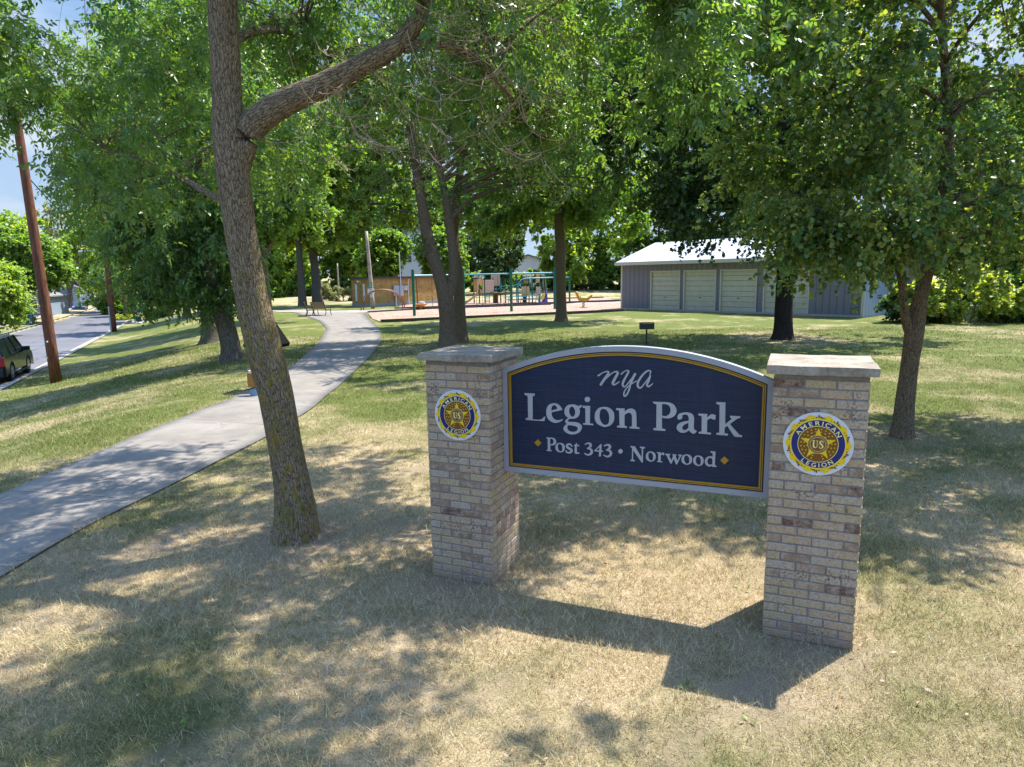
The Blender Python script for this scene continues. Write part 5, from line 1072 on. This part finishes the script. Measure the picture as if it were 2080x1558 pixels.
        if suv:
            m = MB(); m.tube([(-h+.5, s_*hw*.66, H), (-h+.6, s_*hw*.66, H+.07), (h-2.4, s_*hw*.66, H+.07), (h-2.3, s_*hw*.66, H)], .022, 8); m.build('roof_rail', M_CHROME, r_)
            m = MB(); m.box(-wb+wr+.12, s_*(hw-.06), gc-.02, wb-wr-.12, s_*(hw+.06), gc+.05); m.build('running_board', M_BLKP, r_)
        for dx in (-.55, .45):
            m = MB(); m.box(dx-.09, s_*(hw-.01), belt-.16, dx+.09, s_*(hw+.025), belt-.12); m.build('door_handle', M_CHROME, r_)
    m = MB(); m.box(-h-.07, -hw*.92, gc+.02, -h+.08, hw*.92, gc+.36); m.build('rear_bumper', M_BLKP if suv else paintm, r_, bevel=.03)
    m = MB(); m.box(h-.08, -hw*.92, gc+.02, h+.07, hw*.92, gc+.3); m.build('front_bumper', paintm, r_, bevel=.03)
    if suv:
        m = MB(); m.box(-h-.085, -hw*.8, gc+.2, -h-.072, hw*.8, gc+.27); m.build('rear_reflector', M_RED, r_)
    m = MB(); m.box(-h-.035, -.27, belt*.70, -h-.0, .27, belt*.70+.15); m.build('number_plate', M_WHITE, r_)
    m = MB(); m.box(h-.0, -hw*.5, belt*.55, h+.03, hw*.5, belt*.78); m.build('grille', M_BLKP, r_)
    return r_
kd = np.array([-.416, .909]); kn = np.array([-.909, -.416])
def carpaint(n, c): m_ = paint(n, c, .25, .05, 2, 0, .35); b_ = m_.node_tree.nodes['Principled BSDF']; b_.inputs['Coat Weight'].default_value = .25; b_.inputs['Coat Roughness'].default_value = .05; return m_
rw = np.array([-21.1, 28.4])+kn*1.22; c = rw+kd*1.5
car('parked_car', 'black four wheel drive car parked at the kerb at the left edge, seen from behind', (c[0], c[1], zroad(c[1])), math.atan2(kd[1], kd[0]), carpaint('car_black', (.004, .006, .006)))
KD2 = math.atan2(32, -16)
def onroad(px, Y, off=1.3):
    a, b_ = KERB[7], KERB[8]; return None
for px, Y, m_, lb, suv_ in ((160, 113, carpaint('car_blue', (.03, .06, .16)), 'blue parked car facing the camera on the far side of the street', False), (189, 140, carpaint('car_silver', (.30, .33, .37)), 'silver parked car behind the blue car down the street', True), (213, 158, carpaint('car_white', (.5, .52, .55)), 'whitish car farthest down the street, partly behind leaves', False)):
    q = at(px, 600, Y); car('parked_car', lb, (q.x, Y, float(zroad(Y))), KD2+math.pi, m_, 4.6, 1.85, 1.5 if not suv_ else 1.7, suv_)

# ------------------------------------------------------------------ things across the street
f0 = hit(-10, 668); f1 = hit(30, 655); fr = empty('picket_fence', f0, 0, 'short pale picket fence across the street at the left edge', 'fence'); n = 15; d = f1-f0
m = MB()
for i in range(n): q = d*(i/(n-1)); m.box(q.x-.11, q.y-.02, -.1+q.z, q.x+.11, q.y+.02, 1.0+q.z)
m.build('pickets', M_WHITE, fr); m = MB(); m.bar(Vector((0, .05, .3)), d+Vector((0, .05, .3)), .05, .1); m.bar(Vector((0, .05, .8)), d+Vector((0, .05, .8)), .05, .1); m.build('rail', M_WHITE, fr)
def bin_(label, p, w, h_, mat):
    r_ = empty('wheeled_bin', p, .3, label, 'bin'); m = MB(); m.prism([(-w*.42, -w*.42), (w*.42, -w*.42), (w*.42, w*.42), (-w*.42, w*.42)], 0, h_*.86); m.build('bin_body', mat, r_, bevel=.02)
    m = MB(); m.box(-w*.5, -w*.5, h_*.865, w*.5, w*.5, h_); m.build('lid', mat, r_, bevel=.03)
bin_('dark teal bin standing beside the round bush across the street', hit(60, 660), .7, 1.1, paint('bin_teal', (.02, .07, .09), .5)); bin_('small green box standing by the rocks near the garden plants', hit(282, 655), .55, .6, paint('bin_green', (.02, .09, .05), .5))
p = hit(118, 637); r_ = empty('mailbox', p, 0, 'white mailbox on a reddish post at the far kerb', 'mailbox'); m = MB(); m.box(-.06, -.06, -.1, .06, .06, 1.1); m.build('post', M_POLE, r_); m = MB(); m.prism([(-.18, 1.1), (.18, 1.1), (.18, 1.35), (.12, 1.45), (-.12, 1.45), (-.18, 1.35)], -.35, .35, 'y'); m.build('box', M_WHITE, r_)
M_ROCK = paint('garden_rock', (.42, .38, .35), .9, .2, 8, .02)
for i, (px, py, s_, lb) in enumerate(((274, 657, .28, 'left'), (285, 658, .22, 'middle'), (294, 656, .26, 'right'))):
    p = hit(px, py); bm = bmesh.new(); bmesh.ops.create_icosphere(bm, subdivisions=3, radius=s_)
    for v in bm.verts: v.co = v.co*(1+.25*mnoise.noise(v.co*4+Vector((i*3, 0, 0)))); v.co.z *= .6
    me = bpy.data.meshes.new('garden_rock'); bm.to_mesh(me); bm.free(); me.materials.append(M_ROCK); o = bpy.data.objects.new('garden_rock', me); COL.objects.link(o); o.location = p+Vector((0, 0, .08)); tag(o, lb+' one of three pale rocks edging the garden plants by the kerb', 'rock', 'rocks beside the garden plants')
# person in blue
def skinfig(name, verts, edges, rad, mat, parent, sub=2):
    me = bpy.data.meshes.new(name); me.from_pydata(verts, edges, []); o = bpy.data.objects.new(name, me); COL.objects.link(o); s_ = o.modifiers.new('skin', 'SKIN')
    for i, r__ in enumerate(rad): me.skin_vertices[0].data[i].radius = (r__, r__)
    me.skin_vertices[0].data[0].use_root = True; o.modifiers.new('sub', 'SUBSURF').levels = sub; o.modifiers['sub'].render_levels = sub
    dg = bpy.context.evaluated_depsgraph_get(); me2 = bpy.data.meshes.new_from_object(o.evaluated_get(dg)); bpy.data.objects.remove(o); me2.polygons.foreach_set('use_smooth', [True]*len(me2.polygons)); me2.materials.clear(); me2.materials.append(mat)
    o = bpy.data.objects.new(name, me2); COL.objects.link(o); o.parent = parent; return o
p = hit(277, 651)
M_SKIN = paint('skin', (.42, .24, .16), .6, .05); per_ = empty('person', p, .4, 'person in a light blue shirt standing by the garden plants near the kerb', 'person')
V = [(0, 0, .92), (0, 0, 1.12), (0, 0, 1.38), (0, 0, 1.50), (0, .02, 1.66), (-.18, 0, 1.40), (-.25, .02, 1.14), (-.22, .14, .92), (.18, 0, 1.40), (.25, -.02, 1.14), (.22, .1, .92), (-.10, 0, .85), (-.12, .05, .47), (-.12, 0, .08), (-.12, .16, .04), (.10, 0, .85), (.12, -.05, .47), (.13, -.12, .08), (.13, .04, .04)]
E_ = [(0, 1), (1, 2), (2, 3), (3, 4), (2, 5), (5, 6), (6, 7), (2, 8), (8, 9), (9, 10), (0, 11), (11, 12), (12, 13), (13, 14), (0, 15), (15, 16), (16, 17), (17, 18)]
skinfig('body', V, E_, [.14, .13, .14, .055, .105, .055, .042, .035, .055, .042, .035, .085, .06, .045, .035, .085, .06, .045, .035], M_SKIN, per_)
skinfig('shirt', V[:3]+[V[5], (-.22, .01, 1.24), V[8], (.22, -.01, 1.24)], [(0, 1), (1, 2), (2, 3), (3, 4), (2, 5), (5, 6)], [.155, .15, .155, .075, .07, .075, .07], paint('shirt_blue', (.10, .32, .62), .8), per_)
skinfig('shorts', [V[0], V[11], (-.12, .04, .56), V[15], (.12, -.04, .56)], [(0, 1), (1, 2), (0, 3), (3, 4)], [.15, .105, .09, .105, .09], paint('shorts_dark_red', (.12, .02, .03), .8), per_)
bm = bmesh.new(); bmesh.ops.create_uvsphere(bm, u_segments=16, v_segments=10, radius=.118); bmesh.ops.translate(bm, verts=bm.verts, vec=(0, -.005, 1.70)); me = bpy.data.meshes.new('hair'); bm.to_mesh(me); bm.free(); me.materials.append(paint('hair_brown', (.04, .022, .012), .7)); o = bpy.data.objects.new('hair', me); COL.objects.link(o); o.parent = per_

# ------------------------------------------------------------------ park furniture
M_GREEN = paint('green_play_metal', (.006, .12, .075), .35, .08, 4); M_TEAL = paint('teal_play_metal', (.02, .20, .22), .4, .08); M_BEIGE = paint('beige_panel', (.50, .34, .25), .5, .06); M_TANP = paint('tan_play_plastic', (.55, .33, .16), .45, .08); M_ORG = paint('orange_play_plastic', (.55, .25, .05), .45, .08); M_PURP = paint('purple_seat', (.09, .06, .22), .5, .06); M_YEL = paint('yellow_seat_shell', (.62, .42, .05), .5, .06); M_BRN = paint('brown_play_metal', (.18, .06, .03), .45, .1); M_SLAT = paint('wood_slat', (.25, .18, .085), .7, .2, 20)
M_DKG = paint('dark_green_iron', (.012, .04, .03), .5, .1)
def bench(label, p, rz):
    r_ = empty('park_bench', p, rz, label, 'bench', 'benches beside the path'); m = MB()
    for k in range(4): m.box(-.75, -.20+k*.13, .44, .75, -.10+k*.13, .475)
    m.build('seat', M_SLAT, r_); m = MB()
    for k in range(5): y = .31+k*.035; z = .54+k*.105; m.bar((-.75, y, z), (.75, y, z), .03, .085)
    m.build('backrest', M_SLAT, r_)
    for s_ in (-1, 1):
        x = s_*.68; m = MB(); m.tube([(x, -.26, 0), (x, -.2, .22), (x, -.2, .43)], .028, 8); m.tube([(x, .38, 0), (x, .26, .25), (x, .28, .43), (x, .48, 1.0)], .028, 8); m.tube([(x, -.2, .43), (x, .28, .43)], .025, 8); m.tube([(x, -.2, .43), (x, -.22, .64), (x, .1, .68), (x, .36, .66)], .022, 8); m.build('end_frame', M_DKG, r_)
bench('slatted wooden bench facing right beside the path, left one of two', hit(632, 641), 1.9); bench('dark framed bench at the foot of the tree beside the path, right one of two', hit(655, 641), 2.6)

gp = hit(1313, 702); gr = empty('park_grill', gp, SYAW*.3, 'black charcoal grill on a single post standing on the shaded lawn behind the sign', 'grill')
m = MB(); m.tube([(0, 0, -.1), (0, 0, .60)], .03, 12); m.build('post', M_DARKM, gr); zt0 = .62
m = MB(); w, d_, h_ = .27, .2, .24; m.box(-w, -d_, zt0, w, d_, zt0+.02); m.box(-w, -d_, zt0+.02, -w+.015, d_, zt0+h_); m.box(w-.015, -d_, zt0+.02, w, d_, zt0+h_); m.box(-w+.015, d_-.015, zt0+.02, w-.015, d_, zt0+h_); m.box(-w+.015, -d_, zt0+.02, w-.015, -d_+.012, zt0+.2); m.build('firebox', M_DARKM, gr)
m = MB()
for k in range(9): x = -.2+k*.05; m.tube([(x, -d_-.02, zt0+.215), (x, d_-.02, zt0+.215)], .006, 6)
m.tube([(-.22, -d_-.02, zt0+.215), (.22, -d_-.02, zt0+.215)], .008, 6); m.build('grate', M_GREYM, gr)

# little library on a post and the small station beside the path, both partly behind the big trunk
lp = hit(549, 792); lb = empty('little_library', lp, -.15, 'blue box with a steep black roof, half hidden behind the big leaning trunk', 'little library')
s16 = lp.y/FPX; M_BLU = paint('blue_paint', (.05, .16, .24), .5, .08); M_BLU2 = paint('light_blue_paint', (.20, .35, .50), .5, .08)
m = MB(); m.box(-.06, -.06, -.1, .06, .06, .72); m.build('post', M_BLU2, lb)
m = MB(); m.prism([(-.22, .72), (.24, .72), (.32, 1.2), (0, 1.70), (-.32, 1.2)], -.2, .2, 'y'); m.build('box', M_BLU, lb)
m = MB(); m.box(-.15, -.222, .8, .15, -.203, 1.15); m.build('door', M_BLU2, lb)
m = MB()
for s_ in (-1, 1): q = [(s_*.43, 1.06), (0, 1.74), (0, 1.84), (s_*.46, 1.14)]; m.prism(q if s_ > 0 else q[::-1], -.3, .3, 'y')
m.build('roof', paint('black_shingle', (.008, .008, .009), .95, .1, 6, 0, .05), lb)
bp = hit(518, 806); bs = empty('bag_dispenser', bp, 0, 'small blue and orange dispenser on a post sticking out left of the big trunk', 'dispenser')
m = MB(); m.box(-.04, -.04, -.1, .04, .04, .40); m.box(-.09, -.07, .02, .09, .07, .20); m.build('post', M_BLU2, bs)
m = MB(); m.box(-.12, -.08, .24, .12, .08, .56); m.build('dispenser_box', paint('dispenser_brown_orange', (.34, .15, .03), .5), bs); m = MB(); m.box(-.10, -.05, .565, -.03, .05, .62); m.build('cap', M_WHITE, bs); m = MB(); m.tube([(-.18, -.1, .17), (.05, -.1, .22)], .015, 6); m.build('handle', M_DARKM, bs)

# swing frame of four green posts
SW = [hit(842, 644), hit(943, 637.5), hit(1039, 634), hit(1127, 628.5)]
sw = empty('swing_frame', SW[0], 0, 'green swing frame with four tall posts and a long top rail on the wood chips', 'swing frame'); o0 = SW[0]; SWH = 3.25
for q in SW: m = MB(); m.tube([q-o0+Vector((0, 0, -.1)), q-o0+Vector((0, 0, SWH))], .105, 16); m.build('post', M_GREEN, sw)
m = MB()
for a, b_ in zip(SW[:-1], SW[1:]): m.tube([a-o0+Vector((0, 0, SWH-.42)), b_-o0+Vector((0, 0, SWH-.42))], .06, 12)
m.build('top_rail', M_TEAL, sw)
def seat_swing(label, p, top, mat, group='swings hanging from the green frame', belt=True):
    r_ = empty('swing', (p.x, p.y, p.z), .4, label, 'swing', group); z0 = .62
    for s_ in (-1, 1): m = MB(); m.tube([(s_*.24, 0, z0), (s_*.22, 0, top)], .014, 6); m.build('chain', M_GREYM if not belt else M_DARKM, r_)
    m = MB(); n = 8
    for k in range(n):
        a0, a1 = math.pi*(k/n), math.pi*((k+1)/n); m.bar((-.24*math.cos(a0), 0, z0-.14*math.sin(a0)), (-.24*math.cos(a1), 0, z0-.14*math.sin(a1)), .02, .02)
    m2 = MB(); V = []
    for k in range(n+1):
        a0 = math.pi*k/n; V += [(-.24*math.cos(a0), -.09, z0-.14*math.sin(a0)), (-.24*math.cos(a0), .09, z0-.14*math.sin(a0))]
    V2 = [(x, y, z-.02) for x, y, z in V]; K = len(V); Fc = [(2*i, 2*i+2, 2*i+3, 2*i+1) for i in range(n)]+[(K+2*i, K+2*i+1, K+2*i+3, K+2*i+2) for i in range(n)]+[(2*i, K+2*i, K+2*i+2, 2*i+2) for i in range(n)]+[(2*i+1, 2*i+3, K+2*i+3, K+2*i+1) for i in range(n)]
    m2.add(V+V2, Fc); m2.build('seat', mat, r_)
M_BELT = paint('swing_belt', (.02, .02, .022), .6)
def between(a, b_, t): q = SW[a].lerp(SW[b_], t); q.z = .055; return q
seat_swing('black belt swing hanging between the first and second green posts, nearer the forked tree', between(0, 1, .42), SWH-.45, M_BELT)
seat_swing('black belt swing between the second and third green posts', between(1, 2, .33), SWH-.45, M_BELT); seat_swing('black belt swing hanging just left of the third green post', between(1, 2, .78), SWH-.45, M_BELT)
seat_swing('black belt swing hanging just right of the third green post', between(2, 3, .4), SWH-.45, M_BELT)
def harness(label, px, py, Y, s_=1.):
    q = at(px, py, Y); r_ = empty('harness_swing', (q.x, Y, q.z), .5, label, 'swing', 'moulded harness swings'); m = MB()
    m.prism([(-.42, .10), (-.30, -.05), (.05, -.18), (.34, -.12), (.40, .10), (.38, .95), (.20, 1.02), (.10, .42), (-.05, .2), (-.3, .18)], -.24, .24, 'y'); m.build('seat', M_PURP, r_, bevel=.05)
    m = MB(); m.prism([(-.24, .42), (-.05, .36), (.08, .52), (.14, .92), (.02, .95), (-.14, .62)], -.19, .19, 'y'); m.build('harness', M_YEL, r_, bevel=.04)
    m = MB(); m.tube([(.3, -.2, .9), (.1, -.2, 2.6)], .014, 6); m.tube([(.3, .2, .9), (.1, .2, 2.6)], .014, 6); m.tube([(-.36, 0, .1), (.08, 0, 2.6)], .012, 6); m.build('chain', M_GREYM, r_)
# arched swing bay beyond
a0 = hit(1053, 619.5); a1 = hit(1157, 616); bay = empty('arched_swing_bay', a0, 0, 'teal arched swing bay reaching to a green post right of the swing frame', 'swing frame'); d = a1-a0
m = MB(); m.tube([(0, 0, -.1), (0, 0, 1.7), (d.x*.02, d.y*.02, 2.05), (d.x*.07, d.y*.07, 2.32), (d.x*.14, d.y*.14, 2.42), (d.x*.6, d.y*.6, 2.45), (d.x*.985, d.y*.985, 2.45)], .06, 12); m.build('arch', M_TEAL, bay, smooth=True)
m = MB(); m.tube([d+Vector((0, 0, -.1)), d+Vector((0, 0, 2.6))], .09, 14); m.build('post', M_GREEN, bay)
harness('purple harness swing with a yellow shell hanging left of the single tree trunk', 1103, 617, a0.y+.9)

# climbing frame with slide beyond the walkway
Yp = 66.3; pg = at(1040, 617, Yp); ps = empty('climbing_frame', (pg.x, Yp, 0), 0, 'green and tan climbing frame with panels, ladders and a slide', 'climbing frame'); U = lambda px: (px-1040)/FPX*Yp-pg.x; Zp = lambda y: CAMH-(y-560.)/FPX*Yp
def part(name, mat, fn, bevel=0): m = MB(); fn(m); return m.build(name, mat, ps, bevel=bevel)
for px, top, dy in ((966, 560, .6), (978, 556, -.6), (988, 558, .6), (989, 566, -.6), (1006, 564, -.6), (1011, 560, .8), (1020, 564, .9), (1030, 566, -.5), (1030, 575, .9), (1053, 566, 1.2), (1066, 562, -.4), (1078, 558, 1.), (1084, 560, -.4), (1099, 562, 1.0), (1099, 572, -.5), (1112, 566, .8)):
    part('post', M_GREEN, lambda m: m.tube([(U(px), dy, -.05), (U(px), dy, Zp(top))], .06, 10))
for x0, x1, z, y0, y1 in ((978, 1006, 598, -.6, .6), (1006, 1030, 594, -.5, .9), (1066, 1099, 598, -.4, 1.0)): part('deck', M_BRN, lambda m: m.box(U(x0), y0, Zp(z)-.05, U(x1), y1, Zp(z)+.02))
for x0, y0_, x1, y1_, dy, mt in ((990, 568, 1007, 591, -.68, M_BEIGE), (1001, 558, 1019, 580, .7, M_BEIGE), (1062, 582, 1078, 600, -.48, M_TANP), (1067, 559, 1076, 576, .9, M_TANP), (1092, 558, 1100, 575, .9, M_TANP), (1091, 583, 1100, 597, -.58, M_BEIGE), (966, 565, 974, 590, .5, M_TANP)):
    part('panel', mt, lambda m: m.box(U(x0), dy-.03, Zp(y1_), U(x1), dy+.03, Zp(y0_)), .02)
part('tan_arch_panel', M_TANP, lambda m: m.prism([(U(972), Zp(592)), (U(976), Zp(592)), (U(977), Zp(578)), (U(980), Zp(572)), (U(983), Zp(578)), (U(984), Zp(592)), (U(988), Zp(592)), (U(988), Zp(568)), (U(980), Zp(562)), (U(972), Zp(568))], -.72, -.62, 'y'))
def slide(m):
    P_ = [(U(983), Zp(591)), (U(977), Zp(594)), (U(962), Zp(606)), (U(953), Zp(612)), (U(946), Zp(613.5))]
    for (xa, za), (xb, zb) in zip(P_[:-1], P_[1:]):
        m.prism([(xa, za), (xb, zb), (xb, zb-.05), (xa, za-.05)], -.55, .05, 'y')
        for y in (-.58, .05): m.prism([(xa, za-.05), (xb, zb-.05), (xb, zb+.2), (xa, za+.2)], y, y+.03, 'y')
part('slide', M_TANP, slide)
def ladder(m):
    for k in range(6): m.tube([(U(990), -.75, Zp(597+k*3.4)), (U(998), -.75, Zp(597+k*3.4))], .03, 8)
    for x in (990, 998): m.tube([(U(x), -.75, 0), (U(x), -.75, Zp(592))], .035, 8)
part('ladder', M_TEAL, ladder)
part('roof', M_DKG, lambda m: m.add([(U(965), -.8, Zp(563)), (U(990), -.8, Zp(563)), (U(990), .8, Zp(563)), (U(965), .8, Zp(563)), (U(977.5), 0, Zp(551))], [(0, 1, 4), (1, 2, 4), (2, 3, 4), (3, 0, 4), (0, 3, 2, 1)]))
part('roof', M_DKG, lambda m: m.add([(U(1064), -.6, Zp(562)), (U(1088), -.6, Zp(562)), (U(1088), 1.1, Zp(562)), (U(1064), 1.1, Zp(562)), (U(1076), .2, Zp(552))], [(0, 1, 4), (1, 2, 4), (2, 3, 4), (3, 0, 4), (0, 3, 2, 1)]))
def monkey(m):
    for dy in (-.3, .3): m.tube([(U(1018), dy, Zp(583)), (U(1030), dy, Zp(580)), (U(1045), dy, Zp(581)), (U(1058), dy, Zp(576)), (U(1068), dy, Zp(575))], .03, 8)
    for k in range(14): x = 1019+k*3.6; z = 583-k*.5; m.tube([(U(x), -.3, Zp(z)), (U(x), .3, Zp(z))], .022, 6)
part('overhead_ladder', M_TEAL, monkey)
part('rail', M_TEAL, lambda m: (m.tube([(U(1022), -.5, Zp(586)), (U(1022), -.5, Zp(575))], .03, 6), m.tube([(U(1050), -.9, Zp(600)), (U(1099), -.9, Zp(600))], .045, 8), m.tube([(U(1006), -.55, Zp(586)), (U(1030), -.55, Zp(586))], .025, 6)))
part('climbing_net', M_GREYM, lambda m: [m.tube([(U(1022+k*4), -.6+.1*k, Zp(611)), (U(1026+k*5), .3, Zp(588))], .015, 5) for k in range(7)])
part('spiral_column', M_BRN, lambda m: (m.tube([(U(1010), .3, 0), (U(1010), .3, Zp(596))], .22, 12), m.tube([(U(1068), .5, 0), (U(1070), .5, Zp(600))], .2, 12)))
def table(label, px, py, rz=.2):
    p = hit(px, py); r_ = empty('picnic_table', p, rz, label, 'picnic table', 'teal picnic tables'); m = MB(); m.box(-.95, -.36, .70, .95, .36, .745); m.build('tabletop', M_TEAL, r_)
    for s_ in (-1, 1): m = MB(); m.box(-.95, s_*.62-.13, .42, .95, s_*.62+.13, .46); m.build('seat', M_TEAL, r_)
    for s_ in (-1, 1): m = MB(); m.tube([(s_*.6, -.7, 0), (s_*.6, -.3, .69)], .03, 8); m.tube([(s_*.6, .7, 0), (s_*.6, .3, .69)], .03, 8); m.tube([(s_*.6, -.7, .40), (s_*.6, .7, .40)], .025, 8); m.build('leg_frame', M_TEAL, r_)
table('teal picnic table under the climbing frame, left one', 1048, 618); table('teal picnic table under the climbing frame, right one', 1079, 617)

# arched climber
c0 = hit(736, 631); c1 = hit(820, 627.5); ac = empty('arch_climber', c0, 0, 'low brown arched tube climber at the left end of the wood chips', 'climber'); d = c1-c0
for off in (-.16, .16):
    pts = [Vector((d.x*(.5-.5*math.cos(math.pi*k/16)), d.y*(.5-.5*math.cos(math.pi*k/16))+off*3, (.0 if k in (0, 16) else 0)+1.72*math.sin(math.pi*k/16)**.75)) for k in range(17)]; m = MB(); m.tube(pts, .045, 10); m.build('rail', M_BRN, ac, smooth=True)
m = MB()
for k in range(3, 14): t = math.pi*k/16; q = Vector((d.x*(.5-.5*math.cos(t)), d.y*(.5-.5*math.cos(t)), 1.72*math.sin(t)**.75)); m.tube([q+Vector((0, -.48, 0)), q+Vector((0, .48, 0))], .022, 6)
m.build('rung', M_CHROME, ac)
# spinning cone
cp = hit(854, 630); cn = empty('spinner', cp, 0, 'orange cone shaped spinner seat beside the first green swing post', 'spinner'); m = MB(); m.tube([(0, 0, 0), (0, 0, .12), (0, 0, .2), (0, 0, .45), (0, 0, .52)], [.13, .13, .12, .58, .60], 24); m.build('cone_seat', M_ORG, cn); m = MB(); m.tube([(-.22, .1, .5), (-.25, .1, 2.7)], .055, 10); m.build('centre_pole', M_BRN, cn); m = MB(); m.tube([(.15, 0, .52), (.15, 0, .66), (.15, 0, .7)], [.28, .26, .1], 14); m.build('hub', M_GREYM, cn)
# duck spring rider
dk = hit(1185, 626); dr = empty('spring_rider', dk, 0, 'yellow brown duck shaped spring rider on the wood chips right of the single tree', 'spring rider')
M_DUCK = paint('duck_olive_yellow', (.42, .28, .045), .5, .15, 5)
k_ = 1.12
skinfig('duck_body', [tuple(c*k_ for c in v) for v in [(0, 0, .62), (-.3, 0, .68), (-.42, 0, .92), (-.46, 0, 1.14), (-.62, 0, 1.12), (.3, 0, .66), (.5, 0, .82), (.66, 0, .96)]], [(0, 1), (1, 2), (2, 3), (3, 4), (0, 5), (5, 6), (6, 7)], [.22, .20, .13, .16, .06, .19, .13, .07], M_DUCK, dr)
m = MB(); pts = [(.11*math.cos(a*.6), .11*math.sin(a*.6), .06+a*.0115) for a in range(36)]; m.tube(pts, .022, 6); m.build('spring', M_DARKM, dr); m = MB(); m.box(-.3, -.2, .03, .3, .2, .075); m.build('base_plate', M_DARKM, dr)
m = MB(); m.tube([(-.22, -.28, .95), (-.22, .28, .95)], .025, 8); m.build('hand_grip', M_DARKM, dr)

# ------------------------------------------------------------------ grass blades (nobody could count them)
def grassmat():
    t = NT('grass_blades'); v = t.attr('v'); g = t.attr('green')
    straw = t.ramp(v, [(0, (.22, .155, .07)), (.5, (.58, .445, .24)), (1, (.84, .72, .50))]); green = t.ramp(v, [(0, (.035, .065, .012)), (.5, (.115, .155, .028)), (1, (.25, .28, .075))])
    c = t.mix(g, straw, green); t.base(c, .8, .15); tr = t.n('BsdfTranslucent'); t.l(c, tr.inputs[0]); ms = t.n('MixShader'); ms.inputs[0].default_value = .3
    t.l(t.b.outputs[0], ms.inputs[1]); t.l(tr.outputs[0], ms.inputs[2]); t.l(ms.outputs[0], t.out.inputs[0]); return t.m
def grass():
    r = np.random.default_rng(99); X, Y, Wd, H_ = [], [], [], []
    for y0, y1, dens, w, h in ((1.6, 4.5, 7000, .0042, .058), (4.5, 7.5, 4600, .0054, .060), (7.5, 12, 2100, .0065, .055), (12, 19, 700, .011, .06), (19, 32, 200, .02, .07)):
        xl, xr = -.93*y1-.8, .86*y1+.8; n = int((y1-y0)*(xr-xl)*dens); y = r.uniform(y0, y1, n); x = r.uniform(xl, xr, n); k = (x > -.93*y-1.2) & (x < .86*y+1.2); x, y = x[k], y[k]
        X.append(x); Y.append(y); Wd.append(np.full(len(x), w)); H_.append(np.full(len(x), h))
    x, y, w, h = map(np.concatenate, (X, Y, Wd, H_))
    bare = np.exp(-((x+2.3)**2+(y-6.75)**2)/.35)+.8*np.exp(-((x-6.4)**2+(y-10.7)**2)/.5)+.75*sstep((fbm(x, y, 1.1, 3)-.62)/.1)
    for a, b_ in ((-.5, 5.6), (2.1, 4.45)): bare = bare+.6*np.exp(-((x-a)**2+(y-b_)**2)/.18)
    dcl = fbm(x, y, 6., 3); k = (r.random(len(x)) > bare) & (r.random(len(x)) < .45+1.2*sstep((dcl-.3)/.4))
    k &= ~inpoly(x+r.normal(0, .035, len(x)), y, PATHPOLY); k &= kdist(x, y) > .35
    c, s_ = math.cos(-SYAW), math.sin(-SYAW); lx_ = (x-SX)*c-(y-SY)*s_; ly_ = (x-SX)*s_+(y-SY)*c
    for ox in (0, PW+GAP): k &= ~((lx_ > ox-.01) & (lx_ < ox+PW+.01) & (ly_ > -.01) & (ly_ < .625))
    x, y, w, h = x[k], y[k], w[k], h[k]; n = len(x); z = zt(x, y)-.006
    g = greenness(x, y); gi = np.clip((g+r.normal(0, .22, n)), 0, 1); h = h*r.uniform(.45, 1.25, n)*(.75+.5*vnoise(x, y, 3.)); a = r.uniform(0, 2*np.pi, n); lean = r.uniform(.25, 1.5, n)*h
    flat = r.random(n) < .35*(1-g); lean = np.where(flat, lean*1.6+.02, lean); h = np.where(flat, h*.35, h)
    la = r.uniform(0, 2*np.pi, n); bx, by = np.cos(a)*w/2, np.sin(a)*w/2; tx, ty = x+np.cos(la)*lean, y+np.sin(la)*lean
    V = np.stack([np.stack([x-bx, y-by, z], 1), np.stack([x+bx, y+by, z], 1), np.stack([tx, ty, z+h], 1)], 1).reshape(-1, 3); Fc = np.arange(3*n).reshape(n, 3)
    o = npmesh('grass', V, Fc, grassmat(), fattr={'v': r.random(n), 'green': gi}); tag(o, 'short half dry grass of the park lawn', 'grass', kind='stuff')
    # fallen leaves and chips
    n = 900; x = r.uniform(-6, 5.5, n); y = r.uniform(2.2, 10, n); k = ~inpoly(x, y, PATHPOLY) | (r.random(n) < .15); x, y = x[k], y[k]; n = len(x)
    B = np.stack([x, y, zt(x, y)+.028], 1); A_ = r.normal(size=(n, 3))*np.array([1, 1, .25]); N_ = r.normal(size=(n, 3))*.5+np.array([0, 0, 1.]); V, Fc, _ = leaf_arrays(B, A_, N_, r.uniform(.015, .05, n), r.uniform(.008, .028, n), False)
    t = NT('fallen_leaf'); v = t.attr('v'); t.base(t.ramp(v, [(0, (.10, .055, .03)), (.5, (.30, .19, .10)), (1, (.42, .33, .24))]), .8, .2)
    o = npmesh('fallen_leaves', V, Fc, t.m, fattr={'v': r.random(n)}); tag(o, 'scattered dry leaves lying in the lawn', 'leaves', kind='stuff')
    # broad leaved weeds
    n = 130; cx_ = r.uniform(-3, 5, 30); cy_ = r.uniform(3.6, 10, 30); q = r.integers(0, 30, n); x = cx_[q]+r.normal(0, .035, n); y = cy_[q]+r.normal(0, .035, n); k = ~inpoly(x, y, PATHPOLY); x, y = x[k], y[k]; n = len(x)
    V, Fc, _ = leaf_arrays(np.stack([x, y, zt(x, y)+.01], 1), r.normal(size=(n, 3))*np.array([1, 1, .2])+np.array([0, 0, .55]), np.tile([0, 0, 1.], (n, 1))+r.normal(size=(n, 3))*.3, r.uniform(.03, .06, n), r.uniform(.015, .03, n), False)
    o = npmesh('weeds', V, Fc, LF_LITE, fattr={'v': r.random(n)*.6}); tag(o, 'small broad leaved weeds dotted through the lawn', 'weeds', kind='stuff')
grass()
